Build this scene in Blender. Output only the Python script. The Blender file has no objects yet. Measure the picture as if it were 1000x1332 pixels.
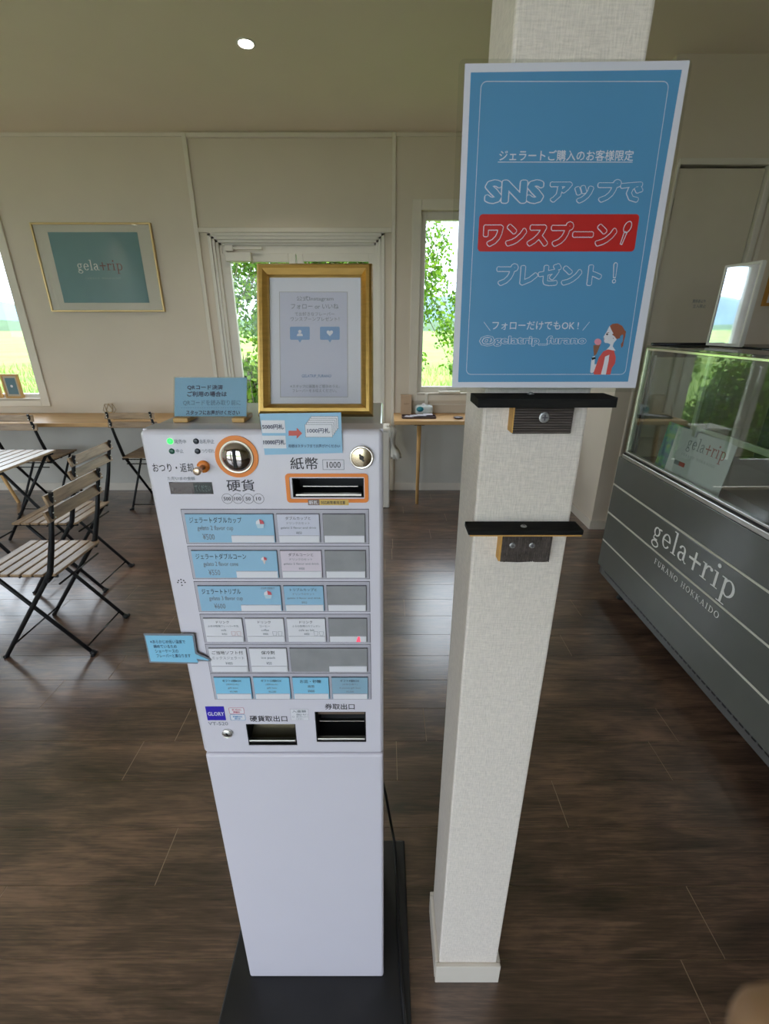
import bpy, bmesh, math, random
from mathutils import Matrix, Vector
random.seed(7)
SC = bpy.context.scene
COL = SC.collection

# ------------------------------------------------------------------ camera, world, exposure
F_PX = 599.0
PITCH = math.atan(245.0 / F_PX)
CH = 1.55
cam_d = bpy.data.cameras.new('camera')
cam_d.sensor_fit = 'HORIZONTAL'; cam_d.sensor_width = 36.0
cam_d.lens = F_PX * 36.0 / 1000.0
cam_d.clip_start = 0.01; cam_d.clip_end = 1500
cam_d.dof.use_dof = True; cam_d.dof.focus_distance = 1.1; cam_d.dof.aperture_fstop = 18
cam = bpy.data.objects.new('camera', cam_d); COL.objects.link(cam)
cam.location = (0, 0, CH); cam.rotation_euler = (math.pi / 2 - PITCH, 0, 0)
SC.camera = cam

world = bpy.data.worlds.new('sky'); SC.world = world
world.use_nodes = True
wn = world.node_tree.nodes; wl = world.node_tree.links
wn.clear()
wo = wn.new('ShaderNodeOutputWorld'); wb = wn.new('ShaderNodeBackground')
tc = wn.new('ShaderNodeTexCoord'); sx = wn.new('ShaderNodeSeparateXYZ'); rp = wn.new('ShaderNodeValToRGB')
nz = wn.new('ShaderNodeTexNoise'); nz.inputs['Scale'].default_value = 2.2; nz.inputs['Detail'].default_value = 4
mxw = wn.new('ShaderNodeMix'); mxw.data_type = 'RGBA'; mxw.inputs[0].default_value = .25
rp.color_ramp.elements[0].color = (.74, .86, 1, 1); rp.color_ramp.elements[0].position = 0.0
rp.color_ramp.elements[1].color = (.80, .88, 1.0, 1); rp.color_ramp.elements[1].position = .45
cr2 = wn.new('ShaderNodeValToRGB'); cr2.color_ramp.elements[0].color = (.72, .84, 1, 1); cr2.color_ramp.elements[1].color = (1, 1, 1, 1)
cr2.color_ramp.elements[0].position = .35; cr2.color_ramp.elements[1].position = .6
wl.new(tc.outputs['Generated'], sx.inputs[0]); wl.new(sx.outputs['Z'], rp.inputs[0])
wl.new(tc.outputs['Generated'], nz.inputs['Vector']); wl.new(nz.outputs['Fac'], cr2.inputs[0])
wl.new(rp.outputs[0], mxw.inputs[6]); wl.new(cr2.outputs[0], mxw.inputs[7])
wl.new(mxw.outputs[2], wb.inputs['Color']); wb.inputs['Strength'].default_value = 4.8
wl.new(wb.outputs[0], wo.inputs[0])

SUN_E = 0.0
SC.view_settings.view_transform = 'Standard'
SC.view_settings.look = 'None'
SC.view_settings.gamma = 1.0
SC.view_settings.use_curve_mapping = False
SC.view_settings.exposure = 0.42
LAMP_W = 5.0
try:
    SC.cycles.use_denoising = True
    SC.cycles.max_bounces = 10; SC.cycles.diffuse_bounces = 6; SC.cycles.glossy_bounces = 5
    SC.cycles.transparent_max_bounces = 16; SC.cycles.transmission_bounces = 8
    SC.cycles.sample_clamp_indirect = 6.0
    SC.cycles.caustics_reflective = False; SC.cycles.caustics_refractive = False
except Exception:
    pass

# ------------------------------------------------------------------ photo pixel -> real surfaces
_c, _s = math.cos(PITCH), math.sin(PITCH)
EYE = Vector((0, 0, CH))
def ray(x, y):
    v = (y - 666.0) / F_PX
    return Vector(((x - 500.0) / F_PX, _c - _s * v, -_s - _c * v))
class Plane:
    """a real flat surface: origin, unit axes; loc() finds a measured point on it"""
    def __init__(s, o, xd, yd):
        s.o = Vector(o); s.x = Vector(xd).normalized(); s.y = Vector(yd).normalized(); s.n = s.x.cross(s.y)
    def loc(s, px, py):
        r = ray(px, py); t = (s.o - EYE).dot(s.n) / r.dot(s.n)
        p = EYE + r * t - s.o
        return p.dot(s.x), p.dot(s.y)
    def mat(s, a=0, b=0, h=0):
        m = Matrix.Identity(4)
        m.col[0][:3] = s.x; m.col[1][:3] = s.y; m.col[2][:3] = s.n
        m.col[3][:3] = s.o + s.x * a + s.y * b + s.n * h
        return m
def proj(X, Y, Z):
    Z -= CH; d = Y * _c - Z * _s
    if d <= .01: return (-9999, -9999)
    return (500 + F_PX * X / d, 666 - F_PX * (Y * _s + Z * _c) / d)

# ------------------------------------------------------------------ materials
MATS = {}
def mat(name, col, rough=.5, metal=0, noise=0, nscale=8, bump=0, bscale=60, spec=.5, emit=None, estr=0, coat=0, stretch=None):
    if name in MATS: return MATS[name]
    m = bpy.data.materials.new(name); m.use_nodes = True
    nt = m.node_tree; b = nt.nodes['Principled BSDF']
    b.inputs['Base Color'].default_value = (*col, 1); b.inputs['Roughness'].default_value = rough
    b.inputs['Metallic'].default_value = metal; b.inputs['Specular IOR Level'].default_value = spec
    b.inputs['Coat Weight'].default_value = coat
    if emit: b.inputs['Emission Color'].default_value = (*emit, 1); b.inputs['Emission Strength'].default_value = estr
    t = nt.nodes.new('ShaderNodeTexCoord'); vec = t.outputs['Object']
    if stretch:
        mp = nt.nodes.new('ShaderNodeMapping'); mp.inputs['Scale'].default_value = stretch
        nt.links.new(vec, mp.inputs[0]); vec = mp.outputs[0]
    if noise:
        n = nt.nodes.new('ShaderNodeTexNoise'); n.inputs['Scale'].default_value = nscale; n.inputs['Detail'].default_value = 5
        nt.links.new(vec, n.inputs['Vector'])
        r = nt.nodes.new('ShaderNodeMapRange'); r.inputs['To Min'].default_value = 1 - noise; r.inputs['To Max'].default_value = 1 + noise
        r.inputs['From Min'].default_value = .3; r.inputs['From Max'].default_value = .7
        nt.links.new(n.outputs['Fac'], r.inputs[0])
        mx = nt.nodes.new('ShaderNodeVectorMath'); mx.operation = 'SCALE'; mx.inputs[0].default_value = col
        nt.links.new(r.outputs[0], mx.inputs['Scale']); nt.links.new(mx.outputs[0], b.inputs['Base Color'])
    if bump:
        n2 = nt.nodes.new('ShaderNodeTexNoise'); n2.inputs['Scale'].default_value = bscale; n2.inputs['Detail'].default_value = 4
        nt.links.new(vec, n2.inputs['Vector'])
        bp = nt.nodes.new('ShaderNodeBump'); bp.inputs['Strength'].default_value = bump; bp.inputs['Distance'].default_value = .002
        nt.links.new(n2.outputs['Fac'], bp.inputs['Height']); nt.links.new(bp.outputs[0], b.inputs['Normal'])
    MATS[name] = m; return m

def glass(name, tint=(1, 1, 1), rough=0.0, ior=1.5, extra=0.0):
    if name in MATS: return MATS[name]
    m = bpy.data.materials.new(name); m.use_nodes = True; nt = m.node_tree; nt.nodes.clear()
    o = nt.nodes.new('ShaderNodeOutputMaterial'); mx = nt.nodes.new('ShaderNodeMixShader')
    tr = nt.nodes.new('ShaderNodeBsdfTransparent'); tr.inputs[0].default_value = (*tint, 1)
    gl = nt.nodes.new('ShaderNodeBsdfGlossy'); gl.inputs['Roughness'].default_value = rough
    fr = nt.nodes.new('ShaderNodeFresnel')      # thin pane: same Fresnel from either side
    ge = nt.nodes.new('ShaderNodeNewGeometry'); mi_ = nt.nodes.new('ShaderNodeMix'); mi_.data_type = 'FLOAT'
    mi_.inputs[2].default_value = ior; mi_.inputs[3].default_value = 1 / ior
    nt.links.new(ge.outputs['Backfacing'], mi_.inputs[0]); nt.links.new(mi_.outputs[0], fr.inputs[0])
    ad = nt.nodes.new('ShaderNodeMath'); ad.operation = 'ADD'; ad.inputs[1].default_value = extra; ad.use_clamp = True
    nt.links.new(fr.outputs[0], ad.inputs[0]); nt.links.new(ad.outputs[0], mx.inputs[0])
    nt.links.new(tr.outputs[0], mx.inputs[1]); nt.links.new(gl.outputs[0], mx.inputs[2]); nt.links.new(mx.outputs[0], o.inputs[0])
    MATS[name] = m; return m

def wood(name, c1, c2, scale=6, axis='X', rough=.5, island=0.25, bumps=.25, contrast=1.0):
    m = bpy.data.materials.new(name); m.use_nodes = True; nt = m.node_tree; b = nt.nodes['Principled BSDF']; L = nt.links.new
    t = nt.nodes.new('ShaderNodeTexCoord'); g = nt.nodes.new('ShaderNodeNewGeometry')
    mp = nt.nodes.new('ShaderNodeMapping'); st = {'X': (.12, 1, 1), 'Y': (1, .12, 1), 'Z': (1, 1, .12)}[axis]
    mp.inputs['Scale'].default_value = st
    off = nt.nodes.new('ShaderNodeVectorMath'); off.operation = 'SCALE'; off.inputs[0].default_value = (17, 9, 13)
    L(g.outputs['Random Per Island'], off.inputs['Scale']); L(t.outputs['Object'], mp.inputs[0])
    ad = nt.nodes.new('ShaderNodeVectorMath'); ad.operation = 'ADD'; L(mp.outputs[0], ad.inputs[0]); L(off.outputs[0], ad.inputs[1])
    n = nt.nodes.new('ShaderNodeTexNoise'); n.inputs['Scale'].default_value = scale; n.inputs['Detail'].default_value = 8; n.inputs['Distortion'].default_value = 1.2
    n.inputs['Roughness'].default_value = .65
    L(ad.outputs[0], n.inputs['Vector'])
    n3 = nt.nodes.new('ShaderNodeTexNoise'); n3.inputs['Scale'].default_value = scale * 9; n3.inputs['Detail'].default_value = 4; L(ad.outputs[0], n3.inputs['Vector'])
    mixf = nt.nodes.new('ShaderNodeMath'); mixf.operation = 'MULTIPLY_ADD'; mixf.inputs[1].default_value = .35
    L(n3.outputs['Fac'], mixf.inputs[0])
    sc_ = nt.nodes.new('ShaderNodeMath'); sc_.operation = 'MULTIPLY'; sc_.inputs[1].default_value = .65; L(n.outputs['Fac'], sc_.inputs[0]); L(sc_.outputs[0], mixf.inputs[2])
    r = nt.nodes.new('ShaderNodeValToRGB'); r.color_ramp.elements[0].color = (*c1, 1); r.color_ramp.elements[1].color = (*c2, 1)
    r.color_ramp.elements[0].position = .5 - .16 / contrast; r.color_ramp.elements[1].position = .5 + .16 / contrast
    L(mixf.outputs[0], r.inputs[0])
    rr = nt.nodes.new('ShaderNodeMapRange'); rr.inputs['To Min'].default_value = 1 - island; rr.inputs['To Max'].default_value = 1 + island
    L(g.outputs['Random Per Island'], rr.inputs[0])
    ob = nt.nodes.new('ShaderNodeObjectInfo')
    sm = nt.nodes.new('ShaderNodeVectorMath'); sm.operation = 'SCALE'; L(r.outputs[0], sm.inputs[0]); L(rr.outputs[0], sm.inputs['Scale'])
    L(sm.outputs[0], b.inputs['Base Color']); b.inputs['Roughness'].default_value = rough
    if bumps:
        bp = nt.nodes.new('ShaderNodeBump'); bp.inputs['Strength'].default_value = bumps; bp.inputs['Distance'].default_value = .002
        L(mixf.outputs[0], bp.inputs['Height']); L(bp.outputs[0], b.inputs['Normal'])
    if rough > .65: b.inputs['Specular IOR Level'].default_value = .15
    MATS[name] = m; return m

def weave_mat(name, col):
    m = bpy.data.materials.new(name); m.use_nodes = True; nt = m.node_tree; b = nt.nodes['Principled BSDF']; L = nt.links.new
    t = nt.nodes.new('ShaderNodeTexCoord'); outs = []
    for st, k in (((900, 900, 120), 0), ((120, 120, 900), 1)):
        mp = nt.nodes.new('ShaderNodeMapping'); mp.inputs['Scale'].default_value = st
        L(t.outputs['Object'], mp.inputs[0]); n = nt.nodes.new('ShaderNodeTexNoise'); n.inputs['Scale'].default_value = .55; n.inputs['Detail'].default_value = 2
        L(mp.outputs[0], n.inputs['Vector']); outs.append(n.outputs['Fac'])
    a = nt.nodes.new('ShaderNodeMath'); a.operation = 'ADD'; L(outs[0], a.inputs[0]); L(outs[1], a.inputs[1])
    r = nt.nodes.new('ShaderNodeMapRange'); r.inputs['From Min'].default_value = .7; r.inputs['From Max'].default_value = 1.3
    r.inputs['To Min'].default_value = .86; r.inputs['To Max'].default_value = 1.06; L(a.outputs[0], r.inputs[0])
    s = nt.nodes.new('ShaderNodeVectorMath'); s.operation = 'SCALE'; s.inputs[0].default_value = col; L(r.outputs[0], s.inputs['Scale'])
    L(s.outputs[0], b.inputs['Base Color']); b.inputs['Roughness'].default_value = .8
    bp = nt.nodes.new('ShaderNodeBump'); bp.inputs['Strength'].default_value = .55; bp.inputs['Distance'].default_value = .0015
    L(a.outputs[0], bp.inputs['Height']); L(bp.outputs[0], b.inputs['Normal'])
    MATS[name] = m; return m

WALL = mat('wall_paint', (.66, .585, .495), .85, noise=.02, nscale=3, bump=.15, bscale=220)
CEIL = mat('ceiling_paint', (.82, .745, .61), .9, noise=.02, nscale=2)
TRIM = mat('trim_white', (.70, .645, .57), .5, noise=.02)
UPVC = mat('door_white', (.68, .64, .58), .4, noise=.02)
PANEL_GREY = mat('lower_wall_grey', (.56, .545, .50), .8, noise=.04, nscale=4)
MACH = mat('machine_white', (.68, .65, .725), .32, noise=.01, bump=.05, bscale=400, coat=.2)
MACH2 = mat('machine_bezel', (.46, .44, .50), .4, noise=.02)
SEAMK = mat('dark_seam', (.08, .07, .09), .6, noise=.1)
BLACK = mat('black_plastic', (.012, .012, .014), .3, noise=.2)
BLKMET = mat('black_steel', (.008, .008, .009), .5, noise=.2, spec=.3)
BASEBLK = mat('black_base_plate', (.012, .012, .014), .42, noise=.25, nscale=12, bump=.1, bscale=40)
CHROME = mat('chrome', (.82, .80, .76), .12, metal=1, noise=.03)
STEEL = mat('brushed_steel', (.62, .61, .58), .28, metal=1, noise=.05, stretch=(1, 1, 20))
BRASSY = mat('satin_lock', (.62, .52, .36), .25, metal=1, noise=.1)
ORANGE = mat('orange_plastic', (.82, .24, .035), .45, noise=.02)
INK = mat('ink_dark', (.035, .03, .04), .6, noise=.1)
INKG = mat('ink_grey', (.20, .22, .26), .6, noise=.1)
INKB = mat('ink_navy', (.02, .03, .10), .6, noise=.1)
WHITEP = mat('paper_white', (.74, .73, .78), .5, noise=.01)
LILAC = mat('paper_lilac', (.60, .60, .71), .5, noise=.01)
LBLUE = mat('paper_light_blue', (.29, .50, .68), .4, noise=.02)
CBLUE = mat('paper_card_blue', (.28, .51, .71), .4, noise=.02)
SKYB = mat('sticker_blue', (.24, .56, .78), .4, noise=.02)
SIGNB = mat('sign_blue', (.088, .275, .49), .35, noise=.02)
SIGNW = mat('sign_white', (.66, .66, .74), .4, noise=.01)
SIGNR = mat('sign_red', (.50, .016, .014), .4, noise=.03)
TEAL = mat('art_teal', (.16, .31, .33), .6, noise=.03)
SLOTGREY = mat('empty_button', (.27, .27, .28), .25, noise=.08, nscale=30)
GOLD = mat('gold_frame', (.62, .40, .12), .30, metal=1, noise=.08, nscale=40, stretch=(1, 1, 6), bump=.2, bscale=300)
PALEWOOD = wood('pale_wood', (.50, .29, .12), (.66, .42, .19), scale=7, rough=.38, island=.05, bumps=.1)
LEGWOOD = wood('leg_wood', (.46, .26, .09), (.60, .36, .14), scale=9, axis='Z', rough=.5, island=.05, bumps=.1)
ACACIA = wood('acacia_slats', (.14, .085, .045), (.46, .31, .175), scale=9, axis='X', rough=.38, island=.18, bumps=.2)
ACACIAY = wood('acacia_table', (.22, .145, .085), (.46, .34, .215), scale=9, axis='Y', rough=.33, island=.18, bumps=.2)
CHAR = wood('charred_wood', (.004, .004, .004), (.022, .021, .020), scale=22, rough=.85, island=.1, bumps=.9)
CUTW = mat('cut_wood', (.62, .34, .09), .6, noise=.15, nscale=60)
GREYCH = wood('grey_charred', (.035, .028, .025), (.15, .122, .108), scale=30, rough=.7, island=.05, bumps=1)
def plank_mat():
    m = bpy.data.materials.new('plank'); m.use_nodes = True; nt = m.node_tree; b = nt.nodes['Principled BSDF']; L = nt.links.new; N = nt.nodes.new
    t = N('ShaderNodeTexCoord'); g = N('ShaderNodeNewGeometry')
    off = N('ShaderNodeVectorMath'); off.operation = 'SCALE'; off.inputs[0].default_value = (31, 17, 5); L(g.outputs['Random Per Island'], off.inputs['Scale'])
    ad = N('ShaderNodeVectorMath'); ad.operation = 'ADD'; L(t.outputs['Object'], ad.inputs[0]); L(off.outputs[0], ad.inputs[1])
    def noise(st, sc, det, dist=0, rough=.5):
        mp = N('ShaderNodeMapping'); mp.inputs['Scale'].default_value = st; L(ad.outputs[0], mp.inputs[0])
        n = N('ShaderNodeTexNoise'); n.inputs['Scale'].default_value = sc; n.inputs['Detail'].default_value = det; n.inputs['Distortion'].default_value = dist; n.inputs['Roughness'].default_value = rough
        L(mp.outputs[0], n.inputs['Vector']); return n.outputs['Fac']
    tone = noise((.35, 1, 1), 5.5, 5, .6, .6)          # broad tone patches
    band = noise((.18, 1, 1), 16, 4, 1.5, .6)          # growth bands
    grain = noise((.045, 1, 1), 190, 3, .3, .6)        # fine grain
    def madd(a, k, c):
        q = N('ShaderNodeMath'); q.operation = 'MULTIPLY_ADD'; L(a, q.inputs[0]); q.inputs[1].default_value = k
        if isinstance(c, float): q.inputs[2].default_value = c
        else: L(c, q.inputs[2])
        return q.outputs[0]
    f = madd(tone, .40, madd(band, .32, madd(grain, .28, 0.0)))
    r = N('ShaderNodeValToRGB'); e = r.color_ramp.elements
    e[0].position = .38; e[0].color = (.022, .0145, .0105, 1); e[1].position = .63; e[1].color = (.20, .118, .078, 1)
    q = e.new(.5); q.color = (.083, .049, .034, 1)
    L(f, r.inputs[0])
    rr = N('ShaderNodeMapRange'); rr.inputs['To Min'].default_value = .74; rr.inputs['To Max'].default_value = 1.26; L(g.outputs['Random Per Island'], rr.inputs[0])
    sm = N('ShaderNodeVectorMath'); sm.operation = 'SCALE'; L(r.outputs[0], sm.inputs[0]); L(rr.outputs[0], sm.inputs['Scale']); L(sm.outputs[0], b.inputs['Base Color'])
    b.inputs['Roughness'].default_value = .30; b.inputs['Specular IOR Level'].default_value = .75; b.inputs['Coat Weight'].default_value = .8; b.inputs['Coat Roughness'].default_value = .2
    bp = N('ShaderNodeBump'); bp.inputs['Strength'].default_value = .25; bp.inputs['Distance'].default_value = .001; L(f, bp.inputs['Height']); L(bp.outputs[0], b.inputs['Normal'])
    MATS['plank'] = m; return m
PLANK = plank_mat()
JOINT = mat('joint', (.36, .27, .20), .6, noise=.1)
PILLAR = weave_mat('woven_wallpaper', (.80, .725, .655))
PANE = glass('window_glass', (.98, .99, .985), ior=1.25)
CASEGLASS = glass('case_glass', (.88, .93, .90), extra=.07)
FILM = glass('clear_film', (.95, .96, .95), rough=.05, extra=.0)
ACRYL = glass('clear_acrylic', (.95, .97, .97), rough=.02, extra=.02)
PICGLASS = glass('picture_glass', (.98, .98, .98), extra=.0)
CASEGREY = mat('case_grey', (.105, .11, .10), .24, noise=.03, coat=.3)
CASELINE = mat('case_trim_line', (.62, .60, .52), .4, noise=.03)
LOGOW = mat('logo_white', (.82, .82, .80), .4, noise=.01)
LOGOR = mat('logo_red', (.42, .06, .06), .5, noise=.02)
LOGOD = mat('logo_dark_red', (.17, .055, .06), .5, noise=.02)
SKIN = mat('skin', (.42, .24, .13), .55, noise=.1, nscale=60, bump=.2, bscale=500)
LED_G = mat('led_green', (.02, .6, .1), .4, emit=(.03, 1, .08), estr=1.6, noise=.01)
LED_D = mat('led_dark', (.02, .025, .035), .3, noise=.01)
LED_DG = mat('led_dark_green', (.005, .07, .045), .3, noise=.01)
REDLED = mat('led_red', (.8, .05, .1), .4, emit=(1, .08, .14), estr=.7, noise=.01)

# ------------------------------------------------------------------ mesh builder
class MB:
    def __init__(s): s.bm = bmesh.new(); s.mats = []
    def mi(s, m):
        if m not in s.mats: s.mats.append(m)
        return s.mats.index(m)
    def _add(s, vs, fs, m=None, M=None, smooth=False):
        k = s.mi(m) if m else 0
        V = [s.bm.verts.new((M @ Vector(v)) if M else v) for v in vs]
        out = []
        for f in fs:
            try:
                q = s.bm.faces.new([V[i] for i in f]); q.material_index = k; q.smooth = smooth; out.append(q)
            except ValueError: pass
        return V, out
    def box(s, x0, x1, y0, y1, z0, z1, m=None, M=None, bev=0, seg=2):
        vs = [(x, y, z) for x in (x0, x1) for y in (y0, y1) for z in (z0, z1)]
        fs = [(0, 1, 3, 2), (4, 6, 7, 5), (0, 4, 5, 1), (2, 3, 7, 6), (0, 2, 6, 4), (1, 5, 7, 3)]
        V, Fc = s._add(vs, fs, m, M)
        if bev:
            es = list({e for f in Fc for e in f.edges})
            bmesh.ops.bevel(s.bm, geom=es, offset=bev, segments=seg, affect='EDGES', profile=.5, clamp_overlap=True, material=-1)
        return s
    def prism(s, pts, h0, h1, m=None, M=None):
        n = len(pts)
        vs = [(p[0], p[1], h0) for p in pts] + [(p[0], p[1], h1) for p in pts]
        fs = [tuple(range(n - 1, -1, -1)), tuple(range(n, 2 * n))] + [(i, (i + 1) % n, n + (i + 1) % n, n + i) for i in range(n)]
        s._add(vs, fs, m, M); return s
    def flat(s, pts, h=0, m=None, M=None):
        s._add([(p[0], p[1], h) for p in pts], [tuple(range(len(pts)))], m, M); return s
    def tube(s, pts, r, m=None, seg=8, M=None, caps=True):
        P = [Vector(p) for p in pts]; rs = r if isinstance(r, (list, tuple)) else [r] * len(P)
        rings = []; up = None
        for i, p in enumerate(P):
            d = (P[min(i + 1, len(P) - 1)] - P[max(i - 1, 0)]).normalized()
            if up is None or abs(up.dot(d)) > .95: up = Vector((0, 0, 1)) if abs(d.z) < .9 else Vector((1, 0, 0))
            a = d.cross(up).normalized(); b = a.cross(d).normalized(); up = b
            rings.append([p + (a * math.cos(2 * math.pi * k / seg) + b * math.sin(2 * math.pi * k / seg)) * rs[i] for k in range(seg)])
        vs = [v for q in rings for v in q]; fs = []
        for i in range(len(P) - 1):
            for k in range(seg):
                fs.append((i * seg + k, i * seg + (k + 1) % seg, (i + 1) * seg + (k + 1) % seg, (i + 1) * seg + k))
        s._add(vs, fs, m, M, True)
        if caps:
            s._add(rings[0], [tuple(range(seg))], m, M); s._add(rings[-1], [tuple(range(seg - 1, -1, -1))], m, M)
        return s
    def lathe(s, prof, m=None, seg=32, M=None, rx=1, ry=1, smooth=True):
        vs = []; n = len(prof)
        for (r, z) in prof:
            for k in range(seg):
                a = 2 * math.pi * k / seg; vs.append((r * math.cos(a) * rx, r * math.sin(a) * ry, z))
        fs = [(i * seg + k, i * seg + (k + 1) % seg, (i + 1) * seg + (k + 1) % seg, (i + 1) * seg + k) for i in range(n - 1) for k in range(seg)]
        s._add(vs, fs, m, M, smooth)
        if prof[0][0] > 1e-6: s._add(vs[:seg], [tuple(range(seg - 1, -1, -1))], m, M)
        if prof[-1][0] > 1e-6: s._add(vs[-seg:], [tuple(range(seg))], m, M)
        return s
    def build(s, name, m=None, parent=None):
        bmesh.ops.remove_doubles(s.bm, verts=s.bm.verts, dist=1e-7)
        bmesh.ops.recalc_face_normals(s.bm, faces=s.bm.faces)
        me = bpy.data.meshes.new(name); s.bm.to_mesh(me); s.bm.free()
        if s.mats:
            for q in s.mats: me.materials.append(q)
        elif m: me.materials.append(m)
        if parent is not None: me.transform(W(parent).inverted())
        o = bpy.data.objects.new(name, me); COL.objects.link(o); o.parent = parent
        return o
def W(o):
    m = o.matrix_basis.copy()
    while o.parent: o = o.parent; m = o.matrix_basis @ m
    return m
def tag(o, label=None, cat=None, group=None, kind=None):
    if label: o['label'] = label
    if cat: o['category'] = cat
    if group: o['group'] = group
    if kind: o['kind'] = kind
    return o
def thing(name, loc, label, cat, group=None, rz=0):
    o = bpy.data.objects.new(name, None); COL.objects.link(o); o.location = loc; o.rotation_euler = (0, 0, rz)
    o.empty_display_size = .05
    return tag(o, label, cat, group)
def struct(name, loc=(0, 0, 0), label=None):
    o = bpy.data.objects.new(name, None); COL.objects.link(o); o.location = loc; o['kind'] = 'structure'
    if label: o['label'] = label
    return o
def bx(name, parent, m, *a, bev=0, label=None):
    o = MB().box(*a, m=m, bev=bev).build(name, parent=parent)
    if label: o['label'] = label
    return o
def copy_tree(o, parent=None):
    c = o.copy(); COL.objects.link(c); c.parent = parent
    for ch in list(o.children): copy_tree(ch, c)
    return c

# ------------------------------------------------------------------ flat print: text and shapes
_tc = {}
def text_mesh(body, offset=0, res=2):
    k = (body, offset)
    if k in _tc: return _tc[k]
    c = bpy.data.curves.new('t', 'FONT'); c.body = body; c.offset = offset; c.size = 1; c.resolution_u = res
    o = bpy.data.objects.new('t', c); COL.objects.link(o)
    dg = bpy.context.evaluated_depsgraph_get()
    me = bpy.data.meshes.new_from_object(o.evaluated_get(dg))
    bpy.data.objects.remove(o); bpy.data.curves.remove(c)
    vs = [tuple(v.co) for v in me.vertices]; fs = [tuple(p.vertices) for p in me.polygons]
    bpy.data.meshes.remove(me)
    _tc[k] = (vs, fs); return _tc[k]
def add_text(mb, M, body, x0, x1, y0, y1, m, bold=0, outline=False):
    """text fitted to the box x0..x1, y0..y1 of the local plane"""
    vs, fs = text_mesh(body, 0)
    xs = [v[0] for v in vs]; ys = [v[1] for v in vs]
    ax, bxx, ay, by = min(xs), max(xs), min(ys), max(ys)
    sx_ = (x1 - x0) / max(bxx - ax, 1e-6); sy_ = (y1 - y0) / max(by - ay, 1e-6)
    sh = ((0, 0),)
    if outline: sh = [(bold * math.cos(2 * math.pi * i / 16), bold * math.sin(2 * math.pi * i / 16)) for i in range(16)] + [(0, 0)]
    elif bold: bold *= .5; sh = ((-bold, 0), (bold, 0), (0, bold), (0, -bold))
    for k_, (dx_, dy_) in enumerate(sh):
        mb._add([(x0 + (v[0] - ax + dx_) * sx_, y0 + (v[1] - ay + dy_) * sy_, k_ * .000012) for v in vs], fs, m, M)
def rrect(x0, x1, y0, y1, r, n=5):
    pts = []
    for cx, cy, a0 in ((x1 - r, y1 - r, 0), (x0 + r, y1 - r, 90), (x0 + r, y0 + r, 180), (x1 - r, y0 + r, 270)):
        for i in range(n + 1):
            a = math.radians(a0 + 90 * i / n); pts.append((cx + r * math.cos(a), cy + r * math.sin(a)))
    return pts
def loop_strip(mb, pts, w, m, M, closed=True):
    n = len(pts)
    for i in range(n if closed else n - 1):
        a = Vector(pts[i]).to_2d(); b = Vector(pts[(i + 1) % n]).to_2d()
        d = b - a
        if d.length < 1e-7: continue
        q = Vector((-d.y, d.x)).normalized() * w / 2
        e = d.normalized() * w * .25
        mb.flat([tuple(a + q - e), tuple(a - q - e), tuple(b - q + e), tuple(b + q + e)], 0, m, M)
def circ(cx, cy, r, n=24, ry=None):
    ry = ry or r
    return [(cx + r * math.cos(2 * math.pi * i / n), cy + ry * math.sin(2 * math.pi * i / n)) for i in range(n)]

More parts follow.
